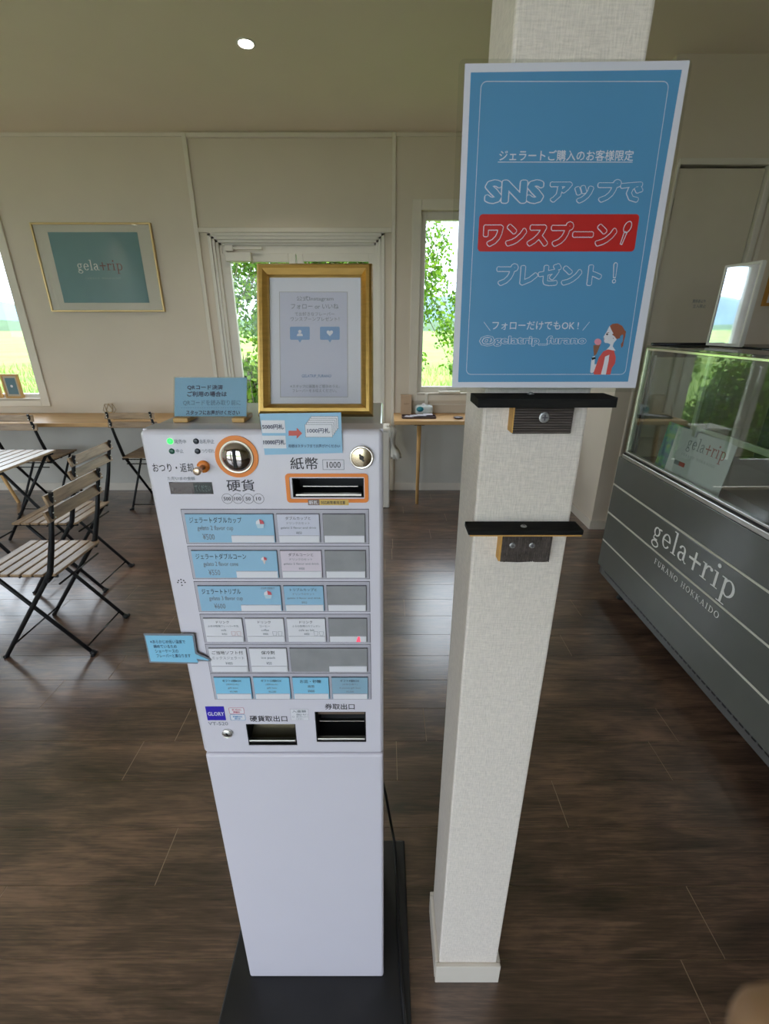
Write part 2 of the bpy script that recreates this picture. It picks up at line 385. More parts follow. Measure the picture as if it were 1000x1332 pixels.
# a small serif alphabet (units: x-height = 1)
def _arc(cx, cy, rx, ry, a0, a1, thick, thin, n=14):
    """modulated bowl: thick at the sides, thin at top and bottom"""
    o, i_ = [], []
    for k in range(n + 1):
        a = math.radians(a0 + (a1 - a0) * k / n); c, s = math.cos(a), math.sin(a)
        w = thin + (thick - thin) * abs(c)
        o.append((cx + (rx) * c, cy + (ry) * s)); i_.append((cx + (rx - w) * c, cy + (ry - w) * s))
    return [[o[k], o[k + 1], i_[k + 1], i_[k]] for k in range(n)]
def _r(x0, x1, y0, y1): return [[(x0, y0), (x1, y0), (x1, y1), (x0, y1)]]
def _ln(x0, y0, x1, y1, w): return [[(x0 - w / 2, y0), (x0 + w / 2, y0), (x1 + w / 2, y1), (x1 - w / 2, y1)]]
T, t = .17, .075
def glyph(ch):
    if ch == 'g':
        return _arc(.42, .66, .33, .34, 0, 360, T * .85, t, 20) + _ln(.25, .38, .17, .14, .09) + _arc(.44, -.22, .40, .27, 0, 360, .12, .09, 20) + \
            _r(.17, .60, .04, .16) + _r(.62, .9, .9, 1.0) + _ln(.6, .82, .72, .97, .1), .95
    if ch == 'e':
        return _arc(.47, .5, .42, .52, 0, 325, T, t, 22) + _r(.14, .88, .50, .58), .95
    if ch == 'l':
        return _r(.18, .18 + T, 0, 1.55) + _r(.02, .51, 0, .06) + _r(.0, .2, 1.47, 1.55), .53
    if ch == 'a':
        return _arc(.40, .68, .32, .33, 0, 165, T, t, 12) + _r(.72 - T, .72, .12, .72) + _arc(.38, .28, .32, .30, 60, 300, T, t, 14) + \
            _r(.36, .62, .52, .60) + _arc(.84, .12, .13, .14, 180, 330, .09, .05, 8) + _r(.72 - T, .72, .1, .3), .98
    if ch == '+':
        return _r(.42, .42 + T * .95, .0, 1.2) + _r(.0, 1.0, .58, .74), 1.03
    if ch == 'r':
        return _r(.16, .16 + T, 0, 1.0) + _r(.0, .54, 0, .06) + _r(0, .2, .93, 1.0) + _arc(.55, .62, .30, .38, 35, 170, .12, .1, 8) + [circ(.72, .85, .11, 10)], .82
    if ch == 'i':
        return _r(.16, .16 + T, 0, 1.0) + _r(0, .5, 0, .06) + _r(0, .2, .93, 1.0) + [circ(.245, 1.38, .13, 14)], .53
    if ch == 'p':
        return _r(.18, .18 + T, -.55, 1.0) + _r(.0, .58, -.55, -.49) + _r(0, .2, .93, 1.0) + _arc(.56, .5, .44, .52, -140, 140, T * 1.05, t, 20), 1.05
    C, w = 1.0, .14
    sf = lambda x, y, k=.17: _r(x - k, x + k, y, y + .05)
    if ch == 'F': return _r(.15, .15 + w, 0, C) + _r(.02, .42, 0, .05) + _r(.02, .72, C - .05, C) + _r(.67, .72, C - .25, C) + _r(.2, .55, .48, .54), .82
    if ch == 'U': return _r(.15, .15 + w, .3, C) + _r(.72, .79, .3, C) + _arc(.47, .32, .32, .33, 180, 360, w, t, 12) + sf(.22, C - .05) + sf(.76, C - .05, .14), .98
    if ch == 'R': return _r(.15, .15 + w, 0, C) + _r(.02, .42, 0, .05) + _r(.02, .5, C - .05, C) + _arc(.5, .74, .26, .26, -90, 90, w, t, 10) + _r(.2, .5, .47, .53) + _ln(.48, .5, .78, 0, w) + _r(.7, .92, 0, .05), .95
    if ch == 'A': return _ln(.16, 0, .48, C, .06) + _ln(.8, 0, .46, C, w) + _r(.28, .66, .32, .38) + sf(.15, 0, .14) + sf(.8, 0), .98
    if ch == 'N': return _r(.17, .23, 0, C) + _ln(.2, C, .8, 0, w) + _r(.78, .84, 0, C) + sf(.2, 0, .14) + sf(.81, C - .05, .14) + _r(.02, .25, C - .05, C), 1.0
    if ch == 'O': return _arc(.5, .5, .46, .52, 0, 360, w, t, 24), 1.02
    if ch == 'H': return _r(.15, .15 + w, 0, C) + _r(.72, .72 + w, 0, C) + _r(.2, .8, .48, .54) + sf(.22, 0) + sf(.79, 0) + sf(.22, C - .05) + sf(.79, C - .05), 1.04
    if ch == 'K': return _r(.15, .15 + w, 0, C) + _ln(.3, .42, .8, C, .06) + _ln(.42, .56, .82, 0, w) + sf(.22, 0) + sf(.22, C - .05) + sf(.84, 0, .13) + sf(.8, C - .05, .12), .98
    if ch == 'I': return _r(.18, .18 + w, 0, C) + sf(.25, 0) + sf(.25, C - .05), .52
    if ch == 'D': return _r(.15, .15 + w, 0, C) + _arc(.42, .5, .48, .5, -90, 90, w, t, 16) + _r(.02, .44, 0, .05) + _r(.02, .44, C - .05, C), 1.0
    return [], .6
def add_serif(mb, M, s, x0, x1, y0, xh, m, track=.06):
    adv = 0; lay = []
    for ch in s:
        g, w = glyph(ch); lay.append((g, adv)); adv += w + track
    adv -= track; k = (x1 - x0) / adv
    for g, a in lay:
        for q_, poly in enumerate(g): mb.flat([(x0 + (p[0] + a) * k, y0 + p[1] * xh) for p in poly], q_ * .000012, m, M)
def add_logo(mb, M, x0, x1, y0, xh, mA, mB):
    tot = sum(glyph(c)[1] + .08 for c in 'gela+rip'); ga = sum(glyph(c)[1] + .08 for c in 'gela')
    xm = x0 + (x1 - x0) * ga / tot
    k = (x1 - x0) / tot
    add_serif(mb, M, 'gela', x0, xm - .08 * k, y0, xh, mA, .08); add_serif(mb, M, '+rip', xm, x1, y0, xh, mB, .08)

# ================================================================== THE ROOM
YB = 4.383                       # back wall
XL, XR, YF = -5.3, 4.1, -2.6
def ceil_z(y): return 2.915 + .068 * (YB - y)
# floor with separate planks
floor = struct('floor')
bx('subfloor', floor, JOINT, XL - .2, XR + .2, YF - .2, YB + .2, -.12, -.0015)
PWD = .1712; PLN = 1.0105
joints = {6: -1.30, 5: -1.50, 4: -.842, 3: .047, 2: .612, 1: -.685, 0: .898, -1: .78}
far = MB(); cnt = 0
k = math.floor((YF - .677) / PWD)
while .677 + k * PWD < YB:
    y0 = .677 + k * PWD; y1 = min(y0 + PWD, YB)
    off = joints.get(k, random.random())
    x = off - math.ceil((off - XL) / PLN) * PLN
    while x < XR:
        xa, xb = max(x, XL), min(x + PLN, XR)
        if xb - xa > .03:
            vis = False
            for q in [(xa, y0), (xb, y0), (xa, y1), (xb, y1), ((xa + xb) / 2, y0), ((xa + xb) / 2, y1)]:
                a, b = proj(q[0], q[1], 0)
                if -140 < a < 1140 and b < 1420: vis = True
            g = .0015
            if vis and y0 > .25:
                o = MB().box(xa + g, xb - g, y0 + g * .7, y1 - g * .7, -.006, random.uniform(-.0004, 0), m=PLANK).build('plank', parent=floor)
                cnt += 1
            else: far.box(xa + g, xb - g, y0 + g, y1 - g, -.006, 0, m=PLANK)
        x += PLN
    k += 1
o = far.build('planks', parent=floor); o['kind'] = 'stuff'

def wall_cells(mb, u0, u1, z0, z1, holes, fn, m):
    us = sorted({u0, u1, *[h[0] for h in holes], *[h[1] for h in holes]}); zs = sorted({z0, z1, *[h[2] for h in holes], *[h[3] for h in holes]})
    for a, b in zip(us, us[1:]):
        run = None
        for c, d in zip(zs, zs[1:]):
            if any(h[0] <= a + 1e-6 and b <= h[1] + 1e-6 and h[2] <= c + 1e-6 and d <= h[3] + 1e-6 for h in holes): continue
            fn(mb, a, b, c, d, m)
D1 = (-1.43, -.03, 0, 2.22)           # entrance
W1 = (-4.75, -3.20, .90, 2.40)
W2 = (.30, 1.02, .95, 2.40)
wall_back = MB(); wall_cells(wall_back, XL - .15, XR + .15, -.1, 3.6, [D1, W1, W2], lambda mb, a, b, c, d, m: mb.box(a, b, YB, YB + .16, c, d, m=m), WALL)
wb_o = wall_back.build('wall_back'); wb_o['kind'] = 'structure'
wr = MB(); wr.box(XR, XR + .15, YF - .15, YB, -.1, 3.6, m=WALL); wr.build('wall_right')['kind'] = 'structure'
LW = [(.5, 1.9, .25, 2.5), (2.3, 3.7, .95, 2.4)]
wlft = MB(); wall_cells(wlft, YF - .15, YB, -.1, 3.6, LW, lambda mb, a, b, c, d, m: mb.box(XL - .15, XL, a, b, c, d, m=m), WALL)
wlft.build('wall_left')['kind'] = 'structure'
FW = [(-4.6, -2.4, .15, 2.6), (-2.1, .2, .05, 2.6)]
wf = MB(); wall_cells(wf, XL, XR, -.1, 3.6, FW, lambda mb, a, b, c, d, m: mb.box(a, b, YF - .15, YF, c, d, m=m), WALL)
wf.build('wall_front')['kind'] = 'structure'
# partition block beside the counter: with a white door
XP, YP = 1.677, 3.43
wp = MB()
D2 = (1.80, 2.40, 0, 2.46)
wall_cells(wp, XP, XR, -.1, 3.6, [D2], lambda mb, a, b, c, d, m: mb.box(a, b, YP, YP + .1, c, d, m=m), WALL)
wp.box(XP, XP + .1, YP + .1, YB, -.1, 3.6, m=WALL)
wp.build('wall_partition')['kind'] = 'structure'
# sloping ceiling
cb = MB()
cy0, cy1 = YF - .3, YB + .3
cb._add([(XL - .3, cy0, ceil_z(cy0)), (XR + .3, cy0, ceil_z(cy0)), (XR + .3, cy1, ceil_z(cy1)), (XL - .3, cy1, ceil_z(cy1)),
         (XL - .3, cy0, ceil_z(cy0) + .7), (XR + .3, cy0, ceil_z(cy0) + .7), (XR + .3, cy1, ceil_z(cy1) + .7), (XL - .3, cy1, ceil_z(cy1) + .7)],
        [(0, 1, 2, 3), (4, 7, 6, 5), (0, 4, 5, 1), (1, 5, 6, 2), (2, 6, 7, 3), (3, 7, 4, 0)], CEIL)
cb.build('ceiling')['kind'] = 'structure'

# baseboards
def baseboard(name, *a): bx(name, None, TRIM, *a)['kind'] = 'structure'
baseboard('baseboard_left', XL, -1.56, YB - .012, YB, 0, .075)
baseboard('baseboard_back', .09, XP, YB - .012, YB, 0, .075)
baseboard('baseboard_partition', XP - .012, XP, YP - .012, YB - .012, 0, .072)
b_ = MB(); b_.box(XP, 1.79, YP - .012, YP, 0, .072, m=TRIM); b_.box(2.41, XR, YP - .012, YP, 0, .072, m=TRIM)
b_.build('baseboard_right')['kind'] = 'structure'
# thin trims around the entrance bay, cornice strip
tr = MB()
tr.box(-1.56, -1.525, YB - .022, YB, 0, 2.905, m=TRIM, bev=.004); tr.box(.06, .09, YB - .022, YB, 0, 2.905, m=TRIM, bev=.004)
tr.box(-1.525, .06, YB - .022, YB, 2.875, 2.905, m=TRIM, bev=.004); tr.box(-1.525, .06, YB - .025, YB, 2.243, 2.278, m=TRIM, bev=.004)
tr.build('trim_1')['kind'] = 'structure'
bx('trim_2', None, TRIM, XL, -1.56, YB - .010, YB, 2.885, 2.905)['kind'] = 'structure'
bx('trim_3', None, TRIM, .09, XP, YB - .010, YB, 2.885, 2.905)['kind'] = 'structure'
tr = MB(); tr.box(XP, 1.792, YP - .006, YP, .072, 2.93, m=WALL)
# rails in the wall panelling under the right window
tr = MB()
for z in (.842, .905): tr.box(.42, 1.66, YB - .012, YB, z, z + .014, m=TRIM, bev=.003)
tr.box(.375, .405, YB - .03, YB, .80, .95, m=UPVC, bev=.004)
tr.build('trim_4')['kind'] = 'structure'
tr = MB(); tr.box(-4.9, -1.57, YB - .006, YB, .075, .735, m=PANEL_GREY); tr.box(.10, XP - .01, YB - .006, YB, .075, .735, m=PANEL_GREY)
tr.build('trim_5')['kind'] = 'structure'

# windows
def window(name, R, glassR, pane_y=YB + .07, trim=.075, mull=None):
    w = struct(name)
    x0, x1, z0, z1 = R; gx0, gx1, gz0, gz1 = glassR
    m = MB()
    m.box(x0 - trim, x0 + .0, YB - .02, YB + .0, z0 - trim * .9, z1 + trim, m=TRIM, bev=.004)
    m.box(x1, x1 + trim, YB - .02, YB, z0 - trim * .9, z1 + trim, m=TRIM, bev=.004)
    m.box(x0, x1, YB - .02, YB, z1, z1 + trim, m=TRIM, bev=.004); m.box(x0, x1, YB - .02, YB, z0 - trim * .9, z0, m=TRIM, bev=.004)
    m.build('casing', parent=w)
    bx('window_sill', w, TRIM, x0, x1, YB - .02, YB + .13, z0 - .012, z0 + .006, bev=.003)
    m = MB(); y0, y1 = pane_y - .03, pane_y + .03
    m.box(x0, gx0, y0, y1, z0, z1, m=UPVC, bev=.004); m.box(gx1, x1, y0, y1, z0, z1, m=UPVC, bev=.004)
    m.box(gx0, gx1, y0, y1, gz1, z1, m=UPVC, bev=.004); m.box(gx0, gx1, y0, y1, z0, gz0, m=UPVC, bev=.004)
    if mull: m.box(mull - .02, mull + .02, y0, y1, gz0, gz1, m=UPVC, bev=.004)
    m.build('window_frame', parent=w)
    bx('glass_pane', w, PANE, gx0, gx1, pane_y - .003, pane_y + .003, gz0, gz1)
    return w
window('window_1', W1, (W1[0] + .04, W1[1] - .04, W1[2] + .04, W1[3] - .05))
w2 = window('window_2', W2, (W2[0] + .045, W2[1] - .045, W2[2] + .055, W2[3] - .06))
bx('window_latch', w2, UPVC, .50, .70, YB - .03, YB + .03, .952, .972, bev=.004)
# unseen windows: left ones added for daylight, those behind the camera implied by frontal light
def far_window(name, axis, c, H, parts=2):
    w = struct(name); a0, a1, z0, z1 = H; m = MB(); f = .05
    def B(mb, a, b, y0, y1, z0_, z1_, mt):
        if axis == 'x': mb.box(y0, y1, a, b, z0_, z1_, m=mt)
        else: mb.box(a, b, y0, y1, z0_, z1_, m=mt)
    for a, b in ((a0, a0 + f), (a1 - f, a1)): B(m, a, b, c - .03, c + .03, z0, z1, UPVC)
    for a, b in ((z0, z0 + f), (z1 - f, z1)): B(m, a0 + f, a1 - f, c - .03, c + .03, a, b, UPVC)
    mid = (a0 + a1) / 2; B(m, mid - .025, mid + .025, c - .028, c + .028, z0 + f, z1 - f, UPVC)
    m.build('window_frame', parent=w)
    g = MB(); B(g, a0 + f, a1 - f, c - .003, c + .003, z0 + f, z1 - f, PANE); g.build('glass_pane', parent=w)
n = 3
for H in LW: far_window('window_%d' % n, 'x', XL - .08, H); n += 1
for H in FW: far_window('window_%d' % n, 'y', YF - .08, H); n += 1
# sky portals in the openings (light sampling only: they emit nothing of their own)
def portal(loc, rot, sx_, sy_):
    l = bpy.data.lights.new('portal', 'AREA'); l.shape = 'RECTANGLE'; l.size = sx_; l.size_y = sy_; l.cycles.is_portal = True
    o = bpy.data.objects.new('portal', l); COL.objects.link(o); o.location = loc; o.rotation_euler = rot
for H in (D1, W1, W2): portal(((H[0] + H[1]) / 2, YB + .2, (H[2] + H[3]) / 2), (-math.pi / 2, 0, 0), H[1] - H[0], H[3] - H[2])
for H in LW: portal((XL - .2, (H[0] + H[1]) / 2, (H[2] + H[3]) / 2), (0, -math.pi / 2, 0), H[3] - H[2], H[1] - H[0])
for H in FW: portal(((H[0] + H[1]) / 2, YF - .2, (H[2] + H[3]) / 2), (math.pi / 2, 0, 0), H[1] - H[0], H[3] - H[2])

# entrance door: stepped jambs, two glazed leaves, closer
d1 = struct('door_1')
m = MB()
x0, x1, zt = D1[0], D1[1], D1[3]
for i, (dx, y0, y1) in enumerate(((0, -.012, .02), (.022, .0, .05), (.044, .02, .09), (.062, .05, .12))):
    w_ = .016
    for sgn, xe in ((1, x0), (-1, x1)):
        a = xe + sgn * (dx - .03); b = a + sgn * (w_ + .012)
        m.box(min(a, b), max(a, b), YB + y0, YB + y1, 0, zt - dx + .02, m=UPVC, bev=.002)
    m.box(x0 + dx - .03, x1 - dx + .03, YB + y0, YB + y1, zt - dx + .0, zt - dx + .028, m=UPVC, bev=.002)
m.build('door_frame', parent=d1)
bx('header_rail', d1, UPVC, x0 + .05, x1 - .05, YB + .06, YB + .12, 2.095, 2.20, bev=.003)
def leaf(xa, xb, gx0, gx1, gz1):
    m = MB(); y0, y1 = YB + .05, YB + .09
    m.box(xa, gx0, y0, y1, .02, 2.10, m=UPVC, bev=.003); m.box(gx1, xb, y0, y1, .02, 2.10, m=UPVC, bev=.003)
    m.box(gx0, gx1, y0, y1, gz1, 2.10, m=UPVC, bev=.003); m.box(gx0, gx1, y0, y1, .02, .30, m=UPVC, bev=.003)
    lf = m.build('door_leaf', parent=d1)
    g = bx('glass_pane', lf, PANE, gx0, gx1, YB + .067, YB + .073, .30, gz1)
    return lf
lf = leaf(-1.375, -.755, -1.315, -.815, 2.035)
lf2 = leaf(-.745, -.085, -.69, -.135, 2.04)
m = MB(); m.box(-1.34, -1.12, YB + .0, YB + .05, 2.035, 2.105, m=UPVC, bev=.006); m.build('door_closer', parent=lf)
m = MB(); m.box(-1.30, -1.02, YB - .005, YB + .012, 2.122, 2.142, m=UPVC, bev=.003); m.box(-1.33, -1.26, YB - .012, YB + .03, 2.11, 2.155, m=UPVC, bev=.005)
m.build('closer_arm', parent=lf)
m = MB(); m.tube([(-.71, YB + .02, .9), (-.71, YB - .02, .92), (-.71, YB - .02, 1.18), (-.71, YB + .05, 1.2)], .009, STEEL); m.build('door_handle', parent=lf2)

# white door in the partition
d2 = struct('door_2')
m = MB()
for a, b in ((1.795, 1.812), (2.364, 2.40)): m.box(a, b, YP - .018, YP + .06, 0, 2.485, m=UPVC, bev=.004)
m.box(1.812, 2.364, YP - .018, YP + .06, 2.452, 2.485, m=UPVC, bev=.004)
m.build('door_frame', parent=d2)
dl = bx('door_leaf', d2, mat('door_leaf_white', (.62, .56, .46), .45, noise=.02), 1.816, 2.358, YP + .012, YP + .045, .008, 2.44, bev=.002)
for z in (2.16, 1.28, .3):
    m = MB(); m.box(1.806, 1.824, YP - .004, YP + .015, z, z + .12, m=mat('hinge_nickel', (.40, .37, .30), .4, metal=.8, noise=.1), bev=.003)
    for q in (0, .04, .08): m.tube([(1.815, YP - .005, z + q + .002), (1.815, YP - .005, z + q + .037)], .006, MATS['hinge_nickel'])
    m.build('hinge', parent=d2)
m = MB(); m.tube([(2.31, YP + .012, 1.02), (2.31, YP - .04, 1.02), (2.22, YP - .042, 1.02)], .009, STEEL); m.build('door_handle', parent=dl)
PD = Plane((1.8, YP + .011, 1.5), (1, 0, 0), (0, 0, 1))
m = MB()
for i, s_ in enumerate(('関係者以外', '立入禁止')):
    a, b = PD.loc(901, 391.5 + 6.5 * i); add_text(m, PD.mat(h=.0006), s_, a, a + .088, b - .012, b + .010, INKG, bold=.01)
m.build('lettering', parent=dl)
bx('trim_6', None, TRIM, 2.415, 2.44, YP - .012, YP, 0.075, 2.93)['kind'] = 'structure'

# ------------------------------------------------------------------ pillar
pil = struct('pillar', (.208, .713, 0), 'square pillar covered in woven white wallpaper with white baseboard')
bx('pillar_shaft', pil, PILLAR, .136, .281, .640, .785, .0, 3.19, bev=.004)
m = MB()
m.box(.128, .289, .630, .640, 0, .072, m=TRIM, bev=.002); m.box(.128, .289, .785, .795, 0, .072, m=TRIM, bev=.002)
m.box(.127, .136, .640, .785, 0, .072, m=TRIM, bev=.002); m.box(.281, .290, .640, .785, 0, .072, m=TRIM, bev=.002)
m.build('baseboard', parent=pil)
# charred shelves
def screw(parent, x, y, z, d, r=.0045):
    """a pan-head screw at x,y,z facing direction d"""
    q = Vector(d).to_track_quat('Z', 'Y').to_matrix().to_4x4(); q.translation = (x, y, z)
    m = MB(); m.lathe([(r * 1.3, -.002), (r * 1.3, .0006), (r * 1.0, .0011), (r * .98, .0018), (0, .0019)], mat('screw_zinc', (.42, .42, .42), .45, metal=1, noise=.1), 20, q, smooth=False)
    m.box(-r * .7, r * .7, -r * .13, r * .13, .0019, .0025, m=SEAMK, M=q); m.box(-r * .13, r * .13, -r * .7, r * .7, .0019, .0026, m=SEAMK, M=q)
    m.build('screw', parent=parent)
sh = thing('wall_shelf', (.2, .61, 1.453), 'narrow charred black board shelf on the pillar holding the large blue sign', 'shelf')
m = MB(); m.prism([(.117, .582), (.2905, .584), (.297, .597), (.297, .6395), (.117, .6395)], 1.4525, 1.463, m=CHAR)
m.build('shelf_board', parent=sh)
m = MB(); 
gv = [(.6395, 1.4525)]
zz = 1.4525
while zz > 1.413:
    gv += [(.6178 - random.uniform(0, .0006), zz), (.6172, zz - .0022), (.6192, zz - .0028)]; zz -= .0034
gv += [(.6178, 1.412), (.6395, 1.412)]
m._add([(x_, a_, b_) for x_ in (.1735, .252) for a_, b_ in gv], [tuple(range(len(gv))), tuple(range(2 * len(gv) - 1, len(gv) - 1, -1))] + [(i_, (i_ + 1) % len(gv), len(gv) + (i_ + 1) % len(gv), len(gv) + i_) for i_ in range(len(gv))], GREYCH); m.box(.1715, .1735, .618, .6395, 1.413, 1.452, m=CUTW)
m.build('bracket_block', parent=sh); screw(sh, .2135, .617, 1.434, (0, -1, 0), .0055)
screw(sh, .195, .628, 1.463, (0, 0, 1), .0035)
sh2 = thing('wall_shelf', (.2, .62, 1.264), 'charred black board shelf with a raw orange edge lower on the pillar', 'shelf')
m = MB(); m.box(.1215, .2885, .606, .6395, 1.2655, 1.2735, m=CHAR, bev=.0012); m.box(.124, .2865, .6065, .6395, 1.2635, 1.2655, m=CUTW)
m.build('shelf_board', parent=sh2)
m = MB()
zs = 1.2635
m.prism([(.1765, 1.2135), (.205, 1.2125), (.222, 1.2135), (.225, 1.2155), (.228, 1.2132), (.245, 1.213), (.252, zs), (.1765, zs)], -.6395, -.622, m=GREYCH,
        M=Matrix(((1, 0, 0, 0), (0, 0, -1, 0), (0, 1, 0, 0), (0, 0, 0, 1))))
m.box(.1735, .1765, .623, .6395, 1.214, zs, m=CUTW)
xx = .178
while xx < .249: m.box(xx, xx + .0019, .6205, .6235, 1.2135 + random.uniform(0, .001), zs - .001, m=GREYCH); xx += .0032
m.build('bracket_block', parent=sh2)
for x in (.192, .2215): screw(sh2, x, .6205, 1.242, (0, -1, 0), .0035)
screw(sh2, .205, .62, 1.2735, (0, 0, 1), .0035)

# ------------------------------------------------------------------ the big blue sign leaning on the pillar
tilt = math.atan2(.6375 - .6105, 1.80 - 1.475)
SP = Plane((.2, .6105, 1.4755), (1, 0, .0), (0, math.sin(tilt), math.cos(tilt)))
sign = thing('laminated_sign', (.2, .605, 1.465), 'large laminated blue sign with red banner leaning on the pillar above the black shelf', 'sign')
p = lambda x, y: SP.loc(x, y)
PAP = [p(604.5, 83.5), p(896.5, 79.5), p(826, 504.5), p(587.5, 504)]
bl, br = p(586, 510), p(830, 508)
lam = rrect(p(597, 78)[0], p(901, 76)[0], max(bl[1], -.0100), p(600, 77)[1], .006)
m = MB(); m.prism(lam, -.0006, .0006, m=FILM, M=SP.mat()); m.build('clear_film', parent=sign)
m = MB(); m.prism([PAP[3], PAP[2], PAP[1], PAP[0]], .0006, .0010, m=SIGNW, M=SP.mat()); m.build('paper', parent=sign)
BL = [p(612, 95), p(886, 91.5), p(816, 496.5), p(595.5, 497)]
m = MB(); m.flat([BL[3], BL[2], BL[1], BL[0]], 0, SIGNB, SP.mat(h=.0011)); m.build('blue_print', parent=sign)
m = MB()
fx0, fx1, fy0, fy1 = p(622, 107)[0], p(875, 107)[0], p(602, 487)[1], p(622, 107)[1]
loop_strip(m, rrect(p(620, 300)[0] - .004, p(838, 300)[0] + .002, fy0, fy1, .006), .0006, SIGNW, SP.mat(h=.0014)); m.build('border_line', parent=sign)
def stext(mb, plane, s, xl, xr, yt, yb, m_, h, bold=0, outline=False):
    ym = (yt + yb) / 2
    a0 = plane.loc(xl, ym)[0]; a1 = plane.loc(xr, ym)[0]; b0 = plane.loc((xl + xr) / 2, yb)[1]; b1 = plane.loc((xl + xr) / 2, yt)[1]
    add_text(mb, plane.mat(h=h), s, a0, a1, b0, b1, m_, bold, outline)
m = MB(); stext(m, SP, 'ジェラートご購入のお客様限定', 649, 823, 196, 210, SIGNW, .0014, .022)
a = p(647, 212); b = p(822, 209); m.flat([(a[0], a[1]), (b[0], a[1]), (b[0], a[1] + .0007), (a[0], a[1] + .0007)], 0, SIGNW, SP.mat(h=.0014))
m.build('lettering', parent=sign)
def outline(s, xl, xr, yt, yb, fill):
    m = MB(); stext(m, SP, s, xl, xr, yt, yb, SIGNW, .0014, .082, True); stext(m, SP, s, xl, xr, yt, yb, fill, .0018, .050, True)
    m.build('outlined_lettering', parent=sign)
outline('SNS', 633, 704, 237, 263, SIGNB); outline('アップで', 716, 833, 236, 263, SIGNB)
outline('プレゼント', 647, 780, 345, 370, SIGNB); m = MB(); q0 = p(799, 350); q1 = p(797.5, 367)
for k_, (w_, mm_) in enumerate(((.0026, SIGNW), (.0016, SIGNB))):
    e_ = .001 * (1 - k_)
    m.flat([(q1[0] - w_ * .62, q1[1] + .0052 - e_), (q1[0] + w_ * .62, q1[1] + .0052 - e_), (q0[0] + w_, q0[1] + .0040 + e_ * .4)] + [(q0[0] + w_ * math.cos(a_), q0[1] + .0045 + w_ * math.sin(a_)) for a_ in (.5, 1.2, 1.9, 2.6)] + [(q0[0] - w_, q0[1] + .0040 + e_ * .4)], k_ * .0003, mm_, SP.mat(h=.0014))
    m.flat(circ(q1[0], q1[1] + .0008, w_ * .92, 16), k_ * .0003, mm_, SP.mat(h=.0015))
m.build('outlined_lettering', parent=sign)
m = MB(); m.flat(rrect(p(622, 300)[0], p(828, 300)[0], p(700, 327.5)[1], p(700, 279)[1], .004), 0, SIGNR, SP.mat(h=.0013)); m.build('red_banner', parent=sign)
outline('ワンスプーン', 630, 799, 291, 319, SIGNR)
m = MB()
sx0, sy0 = p(815, 296); ex, ey = p(806, 318)
spn = [(sx0 + .0042 * math.cos(a_) + .0015 * math.sin(a_), sy0 + .0058 * math.sin(a_)) for a_ in [2 * math.pi * i / 18 for i in range(18)]]
loop_strip(m, spn, .0009, SIGNW, SP.mat(h=.0021))
loop_strip(m, [(sx0 - .0028, sy0 - .0045), (ex - .0006, ey), (ex + .0014, ey - .0006), (sx0 + .0002, sy0 - .0055)], .0009, SIGNW, SP.mat(h=.0021))
m.build('spoon_drawing', parent=sign)
m = MB(); stext(m, SP, 'フォローだけでもOK !', 640, 752, 418, 429, SIGNW, .0014, .018)
for (q1, q2) in (((629, 419), (637, 430)), ((766, 419), (757, 430))):
    a, b = p(*q1), p(*q2); loop_strip(m, [a, b], .0006, SIGNW, SP.mat(h=.0014), False)
m.build('lettering', parent=sign)
m = MB(); stext(m, SP, '@gelatrip_furano', 624, 761, 437, 450, SIGNW, .0014, .060, True); stext(m, SP, '@gelatrip_furano', 624, 761, 437, 450, SIGNB, .0018, .022, True)
m.build('handle_lettering', parent=sign)
# drawing of a woman with an ice cream
def dpoly(mb, pts, m_, h):
    q = [p(740 + x / 10, 400 + y / 10) for x, y in pts]; mb.flat(q[::-1], 0, m_, SP.mat(h=h))
HAIR = mat('print_hair', (.30, .09, .045), .5, noise=.2); REDP = mat('print_coral', (.62, .085, .075), .5, noise=.1)
FACE = mat('print_face', (.66, .66, .72), .5, noise=.02); PINK = mat('print_pink', (.72, .28, .36), .5, noise=.03); CONE = mat('print_cone', (.26, .11, .06), .5, noise=.1)
m = MB()
dpoly(m, [(520, 240), (480, 320), (440, 385), (455, 400), (442, 410), (452, 420), (446, 436), (460, 460), (500, 465), (530, 478), (522, 505), (478, 552), (600, 562), (560, 505), (575, 460), (610, 420), (610, 370), (570, 255)], FACE, .0014)
dpoly(m, [(300, 640), (330, 630), (325, 740), (350, 735), (325, 830), (290, 855), (268, 842), (278, 740), (285, 680)], FACE, .0014)
dpoly(m, [(440, 570), (500, 545), (575, 560), (600, 650), (590, 725), (550, 785), (530, 872), (320, 872), (310, 850), (350, 740), (380, 650)], REDP, .0016)
dpoly(m, [(460, 640), (516, 614), (505, 700), (470, 872), (405, 872), (440, 740)], FACE, .0018)
dpoly(m, [(520, 240), (560, 213), (620, 208), (680, 240), (712, 290), (700, 340), (655, 375), (655, 400), (610, 412), (580, 375), (548, 350), (568, 340), (540, 290)], HAIR, .0018)
dpoly(m, [(700, 285), (732, 312), (722, 380), (705, 430), (695, 500), (672, 528), (664, 480), (690, 440), (698, 370), (680, 330)], HAIR, .0016)
dpoly(m, [(285, 652), (335, 645), (340, 665), (290, 686)], BLACK, .0018)
dpoly(m, [(308, 492), (402, 482), (345, 612), (316, 628)], CONE, .0018)
dpoly(m, [(365 + 46 * math.cos(a_), 448 + 42 * math.sin(a_)) for a_ in [2 * math.pi * i / 14 for i in range(14)]][::-1], PINK, .0020)
dpoly(m, [(472, 342), (497, 338), (500, 358), (478, 362)], BLACK, .0018)
dpoly(m, [(478, 330), (510, 322), (515, 328), (480, 335)], HAIR, .0018); dpoly(m, [(445, 408), (466, 412), (446, 416)], REDP, .0018)
dpoly(m, [(560, 395), (572, 398), (566, 412)], BLACK, .0018)
m.build('woman_drawing', parent=sign)

